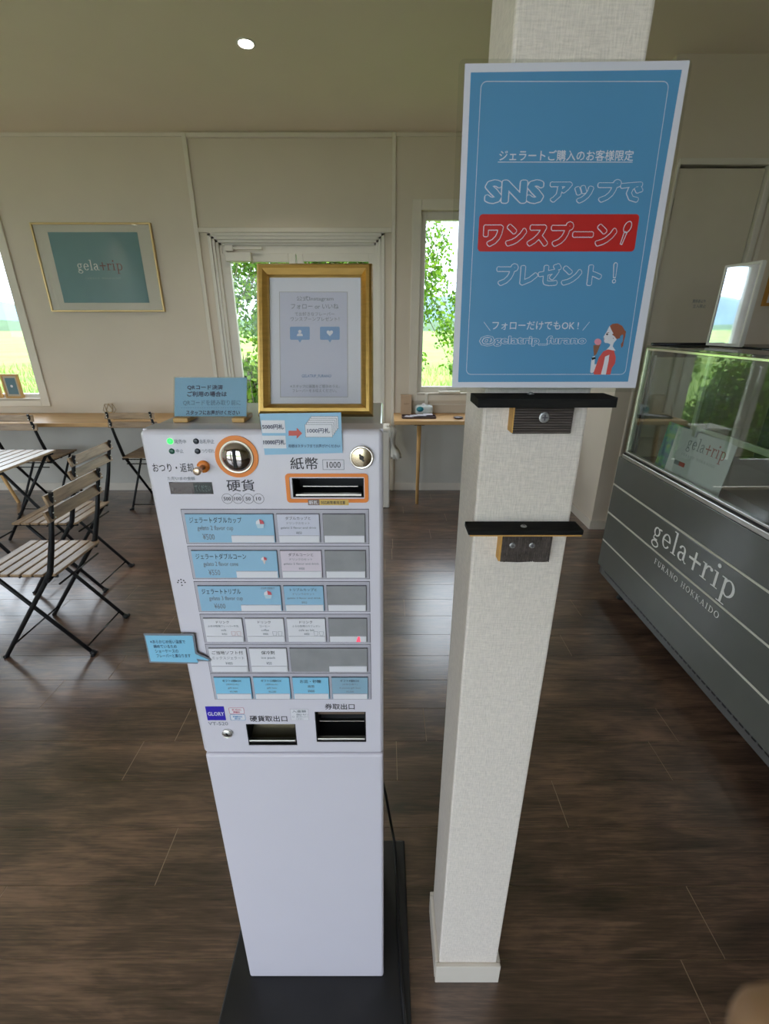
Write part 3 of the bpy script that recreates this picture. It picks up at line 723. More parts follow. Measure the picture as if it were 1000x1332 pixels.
# ------------------------------------------------------------------ ticket machine
YM = .6357
MX0, MX1 = -.3420, -.0020
MP = Plane((0, YM, 0), (1, 0, 0), (0, 0, 1))     # local = (X, Z)
def ml(x, y): return MP.loc(x, y)
def MM(h): return MP.mat(h=h)
base = tag(MB().box(-.396, .064, .16, .972, 0, .012, m=BASEBLK, bev=.004).build('base_plate'),
           'flat black steel base plate on the floor under the white ticket machine', 'plate')
mach = thing('ticket_machine', (-.172, .76, .013), 'tall white ticket vending machine with rows of blue and white buttons', 'ticket machine')
bx('cabinet', mach, mat('machine_body', (.68, .68, .72), .18, noise=.02), MX0 + .001, MX1 - .001, .688, .886, .013, 1.4115, bev=.003)
# upper door with real openings
m = MB()
fr = {'coin': (ml(319.5, 942)[0], ml(384, 942)[0], .8155, .8690), 'tick': (ml(409, 926)[0], ml(475.5, 926)[0], .8240, .8985), 'bill': (-.1345, -.0300, 1.3130, 1.3430)}
holes = [v for v in fr.values()]
wall_cells(m, MX0 + .006, MX1 - .006, .800, 1.4065, holes, lambda mb, a, b, c, d, mm: mb.box(a, b, YM, YM + .012, c, d, m=mm), MACH)
bmesh.ops.remove_doubles(m.bm, verts=m.bm.verts, dist=1e-6)
m.build('door_skin', parent=mach)
m = MB()
wall_cells(m, MX0, MX1, .7945, 1.4124, holes, lambda mb, a, b, c, d, mm: mb.box(a, b, YM + .0118, .6865, c, d, m=mm), MACH)
bmesh.ops.remove_doubles(m.bm, verts=m.bm.verts, dist=1e-6)
m.build('upper_door', parent=mach)
m = MB()   # rounded rim of the upper door
ro = rrect(MX0, MX1, .7945, 1.4124, .008); ri = rrect(MX0 + .006, MX1 - .006, .800, 1.4065, .002)
n_ = len(ro)
vs = [(x, YM + .013, z) for x, z in ro] + [(x, YM + .004, z) for x, z in [(MX0 * 0 + a, b) for a, b in ro]] + [(x * .35 + y_ * .65, YM + .0008, z * .35 + w_ * .65) for (x, z), (y_, w_) in zip(ro, ri)] + [(x, YM, z) for x, z in ri]
m._add(vs, [(L_ * n_ + i, L_ * n_ + (i + 1) % n_, (L_ + 1) * n_ + (i + 1) % n_, (L_ + 1) * n_ + i) for L_ in range(3) for i in range(n_)], MACH, None, True)
m.build('door_rim', parent=mach)
m = MB(); m.box(MX0, MX1, YM, .6865, .0130, .7915, m=MACH, bev=.006, seg=3); m.build('lower_door', parent=mach)
# openings: dark trays behind the skin are cut as boxes in front of the upper door body
MATB = mat('recess_black', (.008, .008, .009), .7, noise=.2)
def recess(key):
    x0, x1, z0, z1 = fr[key]; t_ = .0015
    m = MB(); m.box(x0, x1, .684, .6862, z0, z1, m=MATB)
    m.box(x0, x0 + t_, YM + .001, .684, z0, z1, m=MATB); m.box(x1 - t_, x1, YM + .001, .684, z0, z1, m=MATB)
    m.box(x0, x1, YM + .001, .684, z1 - t_, z1, m=MATB); m.box(x0, x1, YM + .001, .684, z0, z0 + t_, m=MATB)
    return m, x0, x1, z0, z1
m, x0, x1, z0, z1 = recess('coin'); m.build('coin_tray', parent=mach)
TS = mat('tray_steel', (.34, .31, .22), .3, metal=.9, noise=.1)
m = MB()
cv = [(YM + .008 + .030 * math.sin(math.radians(a_)), z0 + .036 - .026 * math.cos(math.radians(a_))) for a_ in range(0, 100, 12)]
for (ya_, za_), (yb2, zb3) in zip(cv, cv[1:]): m._add([(x0 + .003, ya_, za_), (x1 - .003, ya_, za_), (x1 - .003, yb2, zb3), (x0 + .003, yb2, zb3)], [(0, 1, 2, 3)], TS, None, True)
m.build('tray_curve', parent=mach)
m = MB(); m.box(x0 + .002, x1 - .002, YM - .0015, YM + .006, z0 + .010, z0 + .0145, m=STEEL, bev=.001); m.build('tray_lip', parent=mach)
m, x0, x1, z0, z1 = recess('tick'); m.build('ticket_tray', parent=mach)
m = MB(); m.box(x0 + .002, x1 - .002, YM - .0015, YM + .006, z0 + .006, z0 + .0105, m=STEEL, bev=.001); m.build('tray_lip', parent=mach)
m = MB(); m.box(x0 + .004, x1 - .004, YM + .020, YM + .026, z0 + .030, z0 + .032, m=STEEL)
m.box(x0 + .003, x1 - .003, YM + .016, YM + .030, z1 - .022, z1 - .004, m=mat('tray_brown', (.16, .11, .08), .5, noise=.2)); m.build('ticket_guide', parent=mach)
m, x0, x1, z0, z1 = recess('bill'); m.build('bill_slot', parent=mach)
m = MB(); m.box(x0 + .004, x1 - .004, YM + .002, YM + .010, z0 + .002, z0 + .0045, m=STEEL); m.box(x0 + .012, x1 - .010, YM + .020, YM + .024, z0 + .010, z0 + .011, m=STEEL); m.build('bill_guide', parent=mach)
# orange surrounds
def ring_prism(mb, outer, inner, h0, h1, m_, M):
    n = len(outer)
    vs = [(x, y, h) for h in (h0, h1) for x, y in outer] + [(x, y, h) for h in (h0, h1) for x, y in inner]
    fs = []
    for i in range(n):
        j = (i + 1) % n
        fs += [(i, j, n + j, n + i), (2 * n + i, 3 * n + i, 3 * n + j, 2 * n + j), (n + i, n + j, 3 * n + j, 3 * n + i), (i, 2 * n + i, 2 * n + j, j)]
    mb._add(vs, fs, m_, M)
ox0, ox1, oz0, oz1 = -.1435, -.0235, 1.3055, 1.3500
m = MB(); ring_prism(m, rrect(ox0, ox1, oz0, oz1, .005), rrect(ox0 + .0055, ox1 - .0055, oz0 + .0055, oz1 - .0050, .002), 0, .0016, ORANGE, MM(0)); m.build('bill_slot_surround', parent=mach)
cx, cz = -.2097, 1.3750
m = MB(); ring_prism(m, circ(cx, cz, .0305, 48), circ(cx, cz, .0240, 48), 0, .0018, ORANGE, MM(0)); m.build('coin_slot_ring', parent=mach)
m = MB(); m.lathe([(.0242, 0), (.0242, .003), (.0225, .0036), (.0215, .002)], mat('ring_pale', (.75, .70, .60), .3, metal=.8, noise=.02), 40, MM(0) @ Matrix.Translation((cx, cz, 0)))
m.build('slot_bezel', parent=mach)
m = MB(); m.lathe([(.0222, .0005), (.021, .0045), (.0165, .0085), (.009, .011), (0, .0118)], mat('dome_chrome', (.50, .47, .46), .08, metal=1, noise=.05), 40, MM(0) @ Matrix.Translation((cx, cz, 0))); m.build('coin_slot_dome', parent=mach)
m = MB(); m.box(cx - .0021, cx + .0021, YM - .0130, YM - .004, cz - .0130, cz + .0130, m=MATB); m.build('coin_slit', parent=mach)
m = MB(); rx, rz_ = ml(265, 606.5); m.lathe([(.0088, 0), (.0088, .003), (.0045, .0045)], ORANGE, 28, MM(0) @ Matrix.Translation((rx, rz_, 0))); m.build('return_ring', parent=mach)
m = MB(); m.lathe([(.0036, .002), (.0036, .019), (.0056, .0195), (.0056, .026), (.0050, .0268), (0, .027)], mat('return_pin', (.70, .55, .42), .3, metal=.9, noise=.05), 24, MM(0) @ Matrix.Translation((rx, rz_, 0))); m.build('return_knob', parent=mach)
def lock(x, z, r, col):
    M_ = MM(0) @ Matrix.Translation((x, z, 0))
    lk = MB().lathe([(r, 0), (r, .0035), (r * .9, .0048), (r * .82, .0035)], CHROME, 36, M_).build('lock', parent=mach)
    MB().lathe([(r * .84, .001), (r * .84, .0036), (r * .78, .0042), (0, .0042)], col, 36, M_).build('lock_barrel', parent=lk)
    k_ = MB(); k_.box(-r * .08, r * .08, -r * .34, r * .34, .0043, .0048, m=BLACK, M=M_ @ Matrix.Rotation(.5, 4, 'Z')); k_.lathe([(r * .2, .004), (r * .2, .0046), (0, .0046)], BLACK, 14, M_); k_.build('keyhole', parent=lk)
lock(*ml(470.3, 594.5), .0172, BRASSY); lock(*ml(296, 953), .0098, STEEL)
# indicator lamps and display
for q, mm_ in (((221.2, 574), LED_G), ((223.5, 587), LED_DG), ((255, 574), LED_D), ((257, 587), LED_D)):
    a, b = ml(*q); MB().lathe([(.0042, 0), (.0040, .0008), (.0026, .0016), (0, .0019)], mm_, 20, MM(0) @ Matrix.Translation((a, b, 0))).build('indicator_lamp', parent=mach)
a0, b1 = ml(219.5, 627); a1, b0 = ml(277, 642.5)
m = MB(); m.box(a0, a1 + .001, YM - .0006, YM + .0005, b0, b1, m=mat('display_smoke', (.035, .018, .022), .12, noise=.2, coat=.6)); m.box(a0 + .035, a1 + .0005, YM - .0009, YM, b0 + .001, b1 - .001, m=mat('display_dark', (.012, .02, .022), .15, noise=.2)); m.build('display_window', parent=mach)
m = MB(); add_text(m, MM(.0011), 'てください', a0 + .037, a1 - .002, b0 + .004, b1 - .004, mat('display_text', (.10, .16, .15), .4, noise=.05), .02); m.build('display_lettering', parent=mach)
# face lettering
def mt(mb, s, xl, xr, yt, yb, m_=INK, h=.0004, bold=0): stext(mb, MP, s, xl, xr, yt, yb, m_, h, bold)
m = MB()
for s_, q in (('発売中', (226.5, 242, 571.5, 577)), ('中止', (229, 238.5, 584, 589.2)), ('お札中止', (260, 278.5, 571.2, 577)), ('つり切れ', (262.5, 278.8, 584, 589))): mt(m, s_, *q, INKG, bold=.015)
m.build('lamp_lettering', parent=mach)
for s_, q, b_, c_ in (('おつり・返却', (198.5, 251.5, 602.5, 614), .015, INK), ('ただいまの金額', (218, 253.5, 620, 624.6), .01, INKG), ('硬貨', (295, 331, 623.8, 639), .012, INK), ('紙幣', (377.5, 413.5, 594.8, 610.6), .012, INK),
                      ('硬貨取出口', (325, 373.5, 930.8, 938.4), .025, INK), ('券取出口', (422.5, 461, 915.2, 922.6), .025, INK), ('VT-520', (271, 296.5, 938.8, 943.2), .01, INKG)):
    m = MB(); mt(m, s_, *q, c_, bold=b_); m.build('lettering', parent=mach)
m = MB()
for s_, x in (('500', 295.6), ('100', 309.2), ('50', 322.8), ('10', 336.4)):
    a, b = ml(x, 648.6); loop_strip(m, circ(a, b, .0078, 28), .0005, INK, MM(.0003)); w_ = .0052 if len(s_) == 3 else .0036
    add_text(m, MM(.0005), s_, a - w_, a + w_, b - .0028, b + .0028, INK, .015)
m.build('coin_value_circles', parent=mach)
m = MB(); a0, b1 = ml(419.5, 598); a1, b0 = ml(447.5, 610.8); loop_strip(m, [(a0, b0), (a1, b0), (a1, b1), (a0, b1)], .0007, INKG, MM(.0003)); mt(m, '1000', 425, 443, 600.5, 608.6, INK, bold=.01); m.build('bill_value_box', parent=mach)
m = MB(); a0, b1 = ml(400.5, 649.2); a1, b0 = ml(453.5, 656.5); am = ml(415.5, 650)[0]
m.box(am, a1, YM - .0020, YM - .0003, b0, b1, m=mat('sticker_yellow', (.68, .46, .12), .5, noise=.03)); m.box(a0, am, YM - .0020, YM - .0003, b0, b1, m=mat('sticker_brown', (.22, .15, .13), .5, noise=.05))
mt(m, '新札', 402, 414, 650.4, 655.5, WHITEP, .0022, .02); mt(m, '対応紙幣専用注意', 417.5, 449, 650.8, 655.2, INK, .0022, .03); m.build('yellow_sticker', parent=mach)
m = MB(); a0, b1 = ml(266.8, 918.8); a1, b0 = ml(294, 936.6); m.box(a0, a1, YM - .0006, YM, b0, b1, m=mat('badge_blue', (.03, .015, .42), .35, noise=.02)); mt(m, 'GLORY', 270.5, 291.5, 925.8, 930.4, WHITEP, .0009, .03); m.build('blue_badge', parent=mach)
for s1, s2, q, c_ in (('札切れ', '両替中', (297.5, 318, 920.5, 928.2), (.62, .12, .20)), ('釣銭切れ', '表示', (299, 319.5, 929.3, 936.6), (.08, .30, .60))):
    m = MB(); cc = mat('pill_%s' % s1, c_, .5, noise=.02); a0, b1 = ml(q[0], q[2]); a1, b0 = ml(q[1], q[3]); m.flat(rrect(a0, a1, b0, b1, .002), 0, WHITEP, MM(.0003)); loop_strip(m, rrect(a0, a1, b0, b1, .002), .0007, cc, MM(.0005))
    mt(m, s1, q[0] + 4, q[1] - 4, q[2] + 1.4, q[2] + 3.8, cc, .0006, .03); mt(m, s2, q[0] + 6, q[1] - 6, q[2] + 4.5, q[3] - 1, cc, .0006, .03); m.build('warning_sticker', parent=mach)
m = MB(); a0, b1 = ml(377, 922); a1, b0 = ml(402, 936.8); m.flat([(a0, b0), (a1, b0), (a1, b1), (a0, b1)], 0, MATS['machine_bezel'], MM(.0003)); m.flat([(a0 + .0006, b0 + .0006), (a1 - .0006, b0 + .0006), (a1 - .0006, b1 - .0006), (a0 + .0006, b1 - .0006)], 0, WHITEP, MM(.0005))
mt(m, '入金額', 380, 398, 923.3, 926.5, INKG, .0007, .02)
for i_, s_ in enumerate(('硬貨は一枚ずつ', '投入口へ入れて', 'ください')): mt(m, s_, 385.5, 400.5 - (6 if i_ == 2 else 0), 928 + 2.9 * i_, 930.2 + 2.9 * i_, INKG, .0007, .01)
loop_strip(m, circ(ml(381.5, 932)[0], ml(381.5, 932)[1], .0019, 16), .0004, INKG, MM(.0007)); m.build('notice_sticker', parent=mach)
m = MB(); sxp, szp = ml(236, 757.5)
for dx, dz in ((0, 0), (-.005, 0), (.005, 0), (0, .0045), (0, -.0045), (-.0035, .003), (.0035, .003)): m.flat(circ(sxp + dx * 1.15, szp + dz * 1.15, .0013, 10), 0, INK, MM(.0002))
m.build('speaker_holes', parent=mach)
# button rows
rows_px = [(667.8, 704.3), (715.2, 750), (761, 793), (803.2, 833), (842, 871.7), (879.6, 907)]
PX0, PITCHX = -.3000, .0684
def colx(c, span=1): return PX0 + c * PITCHX, PX0 + (c + span) * PITCHX
def cup(mb, x, z, s, cone=False):
    if cone: mb.flat([(x - .6 * s, z), (x + .6 * s, z), (x + .1 * s, z - 1.6 * s), (x - .1 * s, z - 1.6 * s)], 0, mat('cone_pale', (.66, .58, .58), .5, noise=.05), MM(.0052))
    else: mb.flat([(x - s, z), (x + s, z), (x + .7 * s, z - 1.1 * s), (x - .7 * s, z - 1.1 * s)], 0, mat('cup_pale', (.48, .62, .72), .5, noise=.03), MM(.0052))
    mb.flat([(x - s, z), (x - .9 * s, z + .7 * s), (x - .1 * s, z + 1.3 * s), (x, z)], 0, WHITEP, MM(.0053)); mb.flat([(x, z), (x - .1 * s, z + 1.3 * s), (x + .8 * s, z + .8 * s), (x + s, z)], 0, mat('berry_red', (.62, .10, .13), .5, noise=.05), MM(.0053))
ROWS = [
 [(0, 2, LBLUE, ['ジェラートダブルカップ', 'gelato 2 flavor cup', '¥500'], 'cup'), (2, 1, LILAC, ['ダブルカップと', 'ドリンクのセット', 'gelato 2 flavor and drink', '¥850'], None), (3, 1, None, [], None)],
 [(0, 2, LBLUE, ['ジェラートダブルコーン', 'gelato 2 flavor cone', '¥550'], 'cone'), (2, 1, mat('paper_pinkish', (.66, .58, .66), .5, noise=.01), ['ダブルコーンと', 'ドリンクのセット', 'gelato 2 flavor and drink', '¥900'], None), (3, 1, None, [], None)],
 [(0, 2, LBLUE, ['ジェラートトリプル', 'gelato 3 flavor cup', '¥600'], 'cup3'), (2, 1, LBLUE, ['トリプルカップと', 'ドリンクのセット', 'gelato 3 flavor and drink', '¥950'], None), (3, 1, None, [], None)],
 [(0, 1, WHITEP, ['ドリンク', 'ふらの牧場フレーバー牛乳', 'milk', '¥450'], 'mug_r'), (1, 1, WHITEP, ['ドリンク', 'コーヒー', 'coffee', '¥400'], 'mug'), (2, 1, WHITEP, ['ドリンク', 'ふらの牧場のカフェオレ', 'cafe au lait', '¥450'], 'mug'), (3, 1, None, [], 'red')],
 [(0, 1, WHITEP, ['ご当地ソフト付', 'ミックスジェラート', '¥400'], None), (1, 1, WHITEP, ['保冷剤', 'ice pack', '¥50'], None), (2, 2, None, [], None)],
 [(0, 1, SKYB, ['ギフト6個BOX', '(送料込み)', 'gift box', '¥3,980'], None), (1, 1, SKYB, ['ギフト12個BOX', '(送料込み)', 'gift box', '¥6,200'], None), (2, 1, SKYB, ['お皿・砂糖', '追加', '¥400'], None), (3, 1, mat('paper_dull_blue', (.26, .42, .54), .5, noise=.02), ['ギフト4個BOX', '(お持ち帰り)', '4 pieces gift box', '¥2,500'], None)],
]
for ri_, (yt, yb) in enumerate(rows_px):
    zt_ = MP.loc(350, yt)[1]; zb_ = MP.loc(350, yb)[1]
    xL_, xR_ = PX0 - .0025, PX0 + 4 * PITCHX + .0025
    m = MB(); m.box(xL_, xR_, YM - .0012, YM, zb_ - .0035, zt_ + .0065, m=MACH2, bev=.0006)
    m.box(xL_ - .0006, xR_ + .0006, YM - .0006, YM, zb_ - .0042, zt_ + .0072, m=SEAMK)
    row = m.build('button_row', parent=mach)
    for (c0, sp, colr, txt, ico) in ROWS[ri_]:
        xa, xb = colx(c0, sp); xa += .0028; xb -= .0028
        bt = MB(); bt.box(xa - .0006, xb + .0006, YM - .0022, YM - .0010, zb_ - .0006, zt_ + .0006, m=SEAMK); bt.box(xa, xb, YM - .0042, YM - .0020, zb_, zt_, m=(colr or SLOTGREY), bev=.0005)
        b_o = bt.build('button', parent=mach)
        b_o['label'] = ('button with %s card reading %s' % ({'paper_light_blue': 'a light blue', 'paper_lilac': 'a lilac', 'paper_pinkish': 'a pale pink', 'paper_white': 'a white', 'sticker_blue': 'a bright blue', 'paper_dull_blue': 'a dull blue'}.get(colr.name, 'a'), txt[-1])) if colr else 'blank grey button'
        H = zt_ - zb_; sH = H * .25
        sx0_ = xa + .0012 if sp == 1 else (xa + (xb - xa) * .5)
        m = MB(); m.box(sx0_, xb - .0012, YM - .0052, YM - .0040, zb_ + .0008, zb_ + sH, m=WHITEP, bev=.0003)
        m.box(sx0_, xb - .0012, YM - .0045, YM - .0040, zb_ + sH, zb_ + sH + .0006, m=MACH2)
        if ico == 'red': m.flat([(xb - .018, zb_ + .001), (xb - .011, zb_ + .001), (xb - .012, zb_ + sH), (xb - .015, zb_ + sH)], 0, REDLED, MM(.0054))
        m.build('lamp_strip', parent=b_o)
        if txt:
            m = MB(); nL = len(txt); top = zt_ - .0020
            av = (top - zb_ - (sH + .001 if sp == 1 else .003)); lh = av / nL
            for i, s_ in enumerate(txt):
                big = lh * (.70 if sp == 2 else .66)
                zc = top - lh * i - lh * .5
                cjk = sum(2 if ord(ch) > 255 else 1 for ch in s_) / 2
                h_ = big * (1 if i == 0 or sp == 2 else .8)
                wd = min(cjk * h_ * (1.02 if sp == 1 else 1.35), (xb - xa) * (.9 if sp == 1 else .62))
                if sp == 2:
                    x_ = xa + .006 + [0, .010, .016][i]
                    wd = [.078, .054, .018][i]
                    if ri_ == 2 and i == 0: wd = .062
                    if ri_ == 1: wd *= 1.0
                else: x_ = (xa + xb) / 2 - wd / 2
                add_text(m, MM(.0046), s_, x_, x_ + wd, zc - h_ / 2, zc + h_ / 2, INKG if i else INK, .006)
            m.build('lettering', parent=b_o)
        if ico in ('cup', 'cone', 'cup3'):
            m = MB(); cup(m, xb - .020, zt_ - .015, .0062 if ico != 'cone' else .0045, ico == 'cone')
            if ico == 'cup3': add_text(m, MM(.005), 'CUP ONLY', xb - .030, xb - .008, zt_ - .0045, zt_ - .0015, INKG, .02)
            m.build('ice_cream_picture', parent=b_o)
        if ico in ('mug', 'mug_r'):
            m = MB(); cc = mat('mug_line_red', (.5, .2, .22), .5, noise=.02) if ico == 'mug_r' else INKG
            for dx in (.016, .007):
                loop_strip(m, [(xb - dx - .0035, zb_ + sH + .010), (xb - dx + .0035, zb_ + sH + .010), (xb - dx + .0025, zb_ + sH + .002), (xb - dx - .0025, zb_ + sH + .002)], .0004, cc, MM(.005))
            m.build('cup_picture', parent=b_o)

# cable
m = MB(); m.tube([(-.05, .90, .45), (-.02, .905, .40), (-.005, .93, .33), (.004, .95, .25), (.018, .965, .12), (.030, .958, .035), (.034, .92, .017), (.037, .847, .0165), (.038, .75, .0165), (.040, .669, .0165), (.045, .595, .0165), (.052, .53, .0165), (.060, .45, .0165), (.072, .40, .012), (.082, .35, .0046), (.09, .2, .0046), (.06, 0, .0046)], .0042, BLACK, 10)
tag(m.build('power_cable'), 'black power cable running from behind the ticket machine along the base plate', 'cable')

# ------------------------------------------------------------------ on and around the machine
# gold framed notice leaning back
ztop = 1.4124
lean = math.atan2(.078, .215)
FPl = Plane((-.0915, .735, ztop + .0005), (1, 0, 0), (0, math.sin(lean), math.cos(lean)))
gf = thing('picture_frame', (-.09, .75, ztop), 'gold framed white notice with two blue speech bubbles standing on the ticket machine', 'picture frame')
a0, a1 = FPl.loc(337, 541)[0], FPl.loc(485.5, 541)[0]; ht = FPl.loc(407, 346)[1]
FH = [(-.0, 0), (a1, ht)]
prof = [(0, .004), (.002, .012), (.006, .0165), (.011, .0165), (.0175, .010), (.0195, .006)]
def frame_member(mb, P0, P1, n_in, m_, M):
    """mitred moulding from P0 to P1 (outer edge), n_in = inward direction"""
    P0, P1, n_in = Vector(P0), Vector(P1), Vector(n_in); d = (P1 - P0).normalized()
    pr = [(0, 0)] + prof + [(prof[-1][0], 0)]
    vs = []
    for e, P_ in ((1, P0), (-1, P1)):
        for w_, h_ in pr: q = P_ + n_in * w_ + d * e * w_; vs.append((q.x, q.y, h_))
    n = len(pr); fs = [(i, (i + 1) % n, n + (i + 1) % n, n + i) for i in range(n)] + [tuple(range(n)), tuple(range(2 * n - 1, n - 1, -1))]
    mb._add(vs, fs, m_, M)
ax0, ax1 = a0, a1
C = [(ax0, 0), (ax1, 0), (ax1, ht), (ax0, ht)]; N_ = [(0, 1), (-1, 0), (0, -1), (1, 0)]
for i in range(4):
    m = MB(); frame_member(m, C[i], C[(i + 1) % 4], N_[i], GOLD, FPl.mat()); m.build('frame_side', parent=gf)
m = MB(); m.box(ax0 + .004, ax1 - .004, .004, ht - .004, -.004, .001, m=mat('frame_back', (.2, .14, .08), .7, noise=.1), M=FPl.mat()); m.build('back_board', parent=gf)
m = MB(); m.box(ax0 + .018, ax1 - .018, .018, ht - .018, .0012, .0030, m=WHITEP, M=FPl.mat()); m.build('mount', parent=gf)
i0, i1 = FPl.loc(364, 382)[0], FPl.loc(452, 382)[0]; j0, j1 = FPl.loc(408, 517)[1], FPl.loc(408, 381)[1]
m = MB(); m.box(i0, i1, j0, j1, .0030, .0032, m=LILAC, M=FPl.mat()); loop_strip(m, [(i0, j0), (i1, j0), (i1, j1), (i0, j1)], .0008, INKG if False else mat('mount_bevel', (.42, .40, .38), .6, noise=.02), FPl.mat(h=.0033)); m.build('notice_sheet', parent=gf)
m = MB()
for s_, q, c_, b_ in (('公式Instagram', (386, 434, 386.5, 393.5), INKG, .005), ('フォロー or いいね', (379, 440.5, 396.2, 403.2), INKG, .005), ('でお好きなフレーバー', (384, 435, 407, 412.2), INKG, .0), ('ワンスプーンプレゼント！', (378.5, 441.5, 413.4, 418.6), INKG, .0),
                      ('GELATRIP_FURANO', (393, 431, 488, 492.2), mat('ink_midblue', (.12, .22, .42), .5, noise=.02), .02), ('※スタッフに画面をご提示のうえ、', (378, 442, 501, 505.2), INKG, 0), ('フレーバーをお伝えください。', (381, 438, 506.6, 511), INKG, 0)):
    stext(m, FPl, s_, *q, c_, .0036, b_)
m.build('lettering', parent=gf)
m = MB(); IC = mat('icon_blue', (.24, .38, .62), .5, noise=.02)
for x_, kind in ((390.5, 0), (429.3, 1)):
    a, b = FPl.loc(x_, 434.5); w_, h_ = FPl.loc(x_ + 12.8, 434.5)[0] - a, FPl.loc(x_, 426)[1] - b
    m.flat(rrect(a - w_, a + w_, b - h_, b + h_, .002), 0, IC, FPl.mat(h=.0036)); m.flat([(a - .003, b - h_), (a, b - h_ - .0045), (a + .003, b - h_)], 0, IC, FPl.mat(h=.0037))
    if kind == 0:
        m.flat(circ(a, b + .0025, .0026, 16), 0, WHITEP, FPl.mat(h=.0039)); m.flat([(a - .0048, b - .0045), (a + .0048, b - .0045), (a + .0040, b - .0012), (a + .0018, b - .0002), (a - .0018, b - .0002), (a - .0040, b - .0012)], 0, WHITEP, FPl.mat(h=.0039))
    else:
        hp = []
        for i in range(24):
            t_ = 2 * math.pi * i / 24; hp.append((a + .00032 * 16 * math.sin(t_) ** 3, b + .0004 + .00032 * (13 * math.cos(t_) - 5 * math.cos(2 * t_) - 2 * math.cos(3 * t_) - math.cos(4 * t_))))
        m.flat(hp, 0, WHITEP, FPl.mat(h=.0039))
m.build('speech_bubbles', parent=gf)
m = MB(); m.box(ax0 + .018, ax1 - .018, .018, ht - .018, .0046, .0058, m=PICGLASS, M=FPl.mat()); m.build('glass_pane', parent=gf)
m = MB(); m.box(-.02, .02, .01, .16, -.006, -.004, m=BLACK, M=FPl.mat((ax0 + ax1) / 2) @ Matrix.Rotation(math.radians(0), 4, 'X')); 
m.tube([FPl.mat() @ Vector(((ax0 + ax1) / 2, .15, -.004)), ((-.0915 + 0 + (ax0 + ax1) / 2), .862, ztop + .002)], .0025, BLACK); m.build('easel_leg', parent=gf)

# QR payment card in an acrylic stand with wooden feet
lean2 = math.radians(24)
QP = Plane((-.26, .702, ztop + .0075), (1, 0, 0), (0, math.sin(lean2), math.cos(lean2)))
qs = thing('card_stand', (-.26, .72, ztop), 'small light blue handwritten card in a clear stand at the left of the machine top', 'card stand')
a0, a1 = QP.loc(227, 545)[0], QP.loc(320.5, 545)[0]; h1_ = QP.loc(275, 491.5)[1]
m = MB(); m.box(a0 - .0015, a1 + .0015, -.001, h1_ + .0015, -.0022, -.0004, m=ACRYL, M=QP.mat()); m.box(a0 - .0015, a1 + .0015, -.0015, h1_ + .001, .0010, .0022, m=ACRYL, M=QP.mat()); m.build('acrylic_sleeve', parent=qs)
m = MB(); m.box(a0, a1, 0, h1_, -.0002, .0006, m=CBLUE, M=QP.mat()); m.build('blue_card', parent=qs)
m = MB()
for s_, q, c_, b_ in (('QRコード決済', (244, 290, 501, 507.3), INKB, .075), ('ご利用の場合は', (244, 295, 509.5, 516), INKB, .075), ('QRコードを読み取り前に', (238.5, 313, 520.5, 527.8), mat('ink_faded', (.11, .22, .36), .5, noise=.02), .03), ('スタッフにお声がけください', (242.5, 312, 534, 539.8), INKB, .075)):
    stext(m, QP, s_, *q, c_, .0009, b_)
a_, b_ = QP.loc(236, 530.5); a2_, _ = QP.loc(314, 530.5)
for i in range(26):
    xx = a_ + (a2_ - a_) * i / 26; m.flat([(xx, b_ - .0003), (xx + (a2_ - a_) / 50, b_ - .0003), (xx + (a2_ - a_) / 50, b_ + .0003), (xx, b_ + .0003)], 0, MATS['ink_faded'], QP.mat(h=.0009))
m.build('lettering', parent=qs)
for xa, xb in ((228.5, 247.5), (304, 320)):
    w0, w1 = QP.loc(xa, 549)[0] - .26, QP.loc(xb, 549)[0] - .26
    m = MB(); m.box(w0, w1, .690, .738, ztop + .0002, ztop + .0068, m=mat('foot_wood', (.60, .36, .12), .5, noise=.1), bev=.001); m.build('wooden_foot', parent=qs)

# change-money card taped over the front edge
CP = Plane((0, YM - .0024, 0), (1, 0, 0), (0, 0, 1))
cd = thing('change_card', (-.116, YM - .002, 1.378), 'blue card about changing large bills hanging over the top front edge of the machine', 'card')
c4 = [CP.loc(344.5, 591.5), CP.loc(445.5, 589), CP.loc(443.5, 536.5), CP.loc(337.5, 538)]
c4 = [(c4[0][0], c4[0][1]), (c4[1][0], c4[1][1]), (c4[2][0], c4[2][1]), (c4[3][0], c4[3][1])]
m = MB(); m.prism(c4, -.0002, .0008, m=CBLUE, M=CP.mat()); m.build('blue_card', parent=cd)
for q in ((340.5, 371, 546.5, 563), (342, 372, 566.5, 583)):
    a, b = CP.loc(q[0], (q[2] + q[3]) / 2)[0], CP.loc(q[1], (q[2] + q[3]) / 2)[0]; z0_, z1_ = CP.loc(356, q[3])[1], CP.loc(356, q[2])[1]
    m = MB(); m.flat([(a, z0_), (b, z0_), (b, z1_), (a, z1_)], 0, WHITEP, CP.mat(h=.0011)); m.build('note_picture', parent=cd)
for i in range(4, -1, -1):
    a, b = CP.loc(397.5 + 2 * i, 560)[0], CP.loc(432 + 2 * i, 560)[0]; z0_, z1_ = CP.loc(415, 568 - 2.7 * i)[1], CP.loc(415, 552 - 2.6 * i)[1]
    h_ = .0016 - .00012 * i
    m = MB(); m.flat([(a - .0005, z0_ - .0005), (b + .0005, z0_ - .0005), (b + .0005, z1_ + .0005), (a - .0005, z1_ + .0005)], 0, INKG, CP.mat(h=h_ - .00005)); m.flat([(a, z0_), (b, z0_), (b, z1_), (a, z1_)], 0, WHITEP, CP.mat(h=h_)); m.build('note_picture', parent=cd)
m = MB()
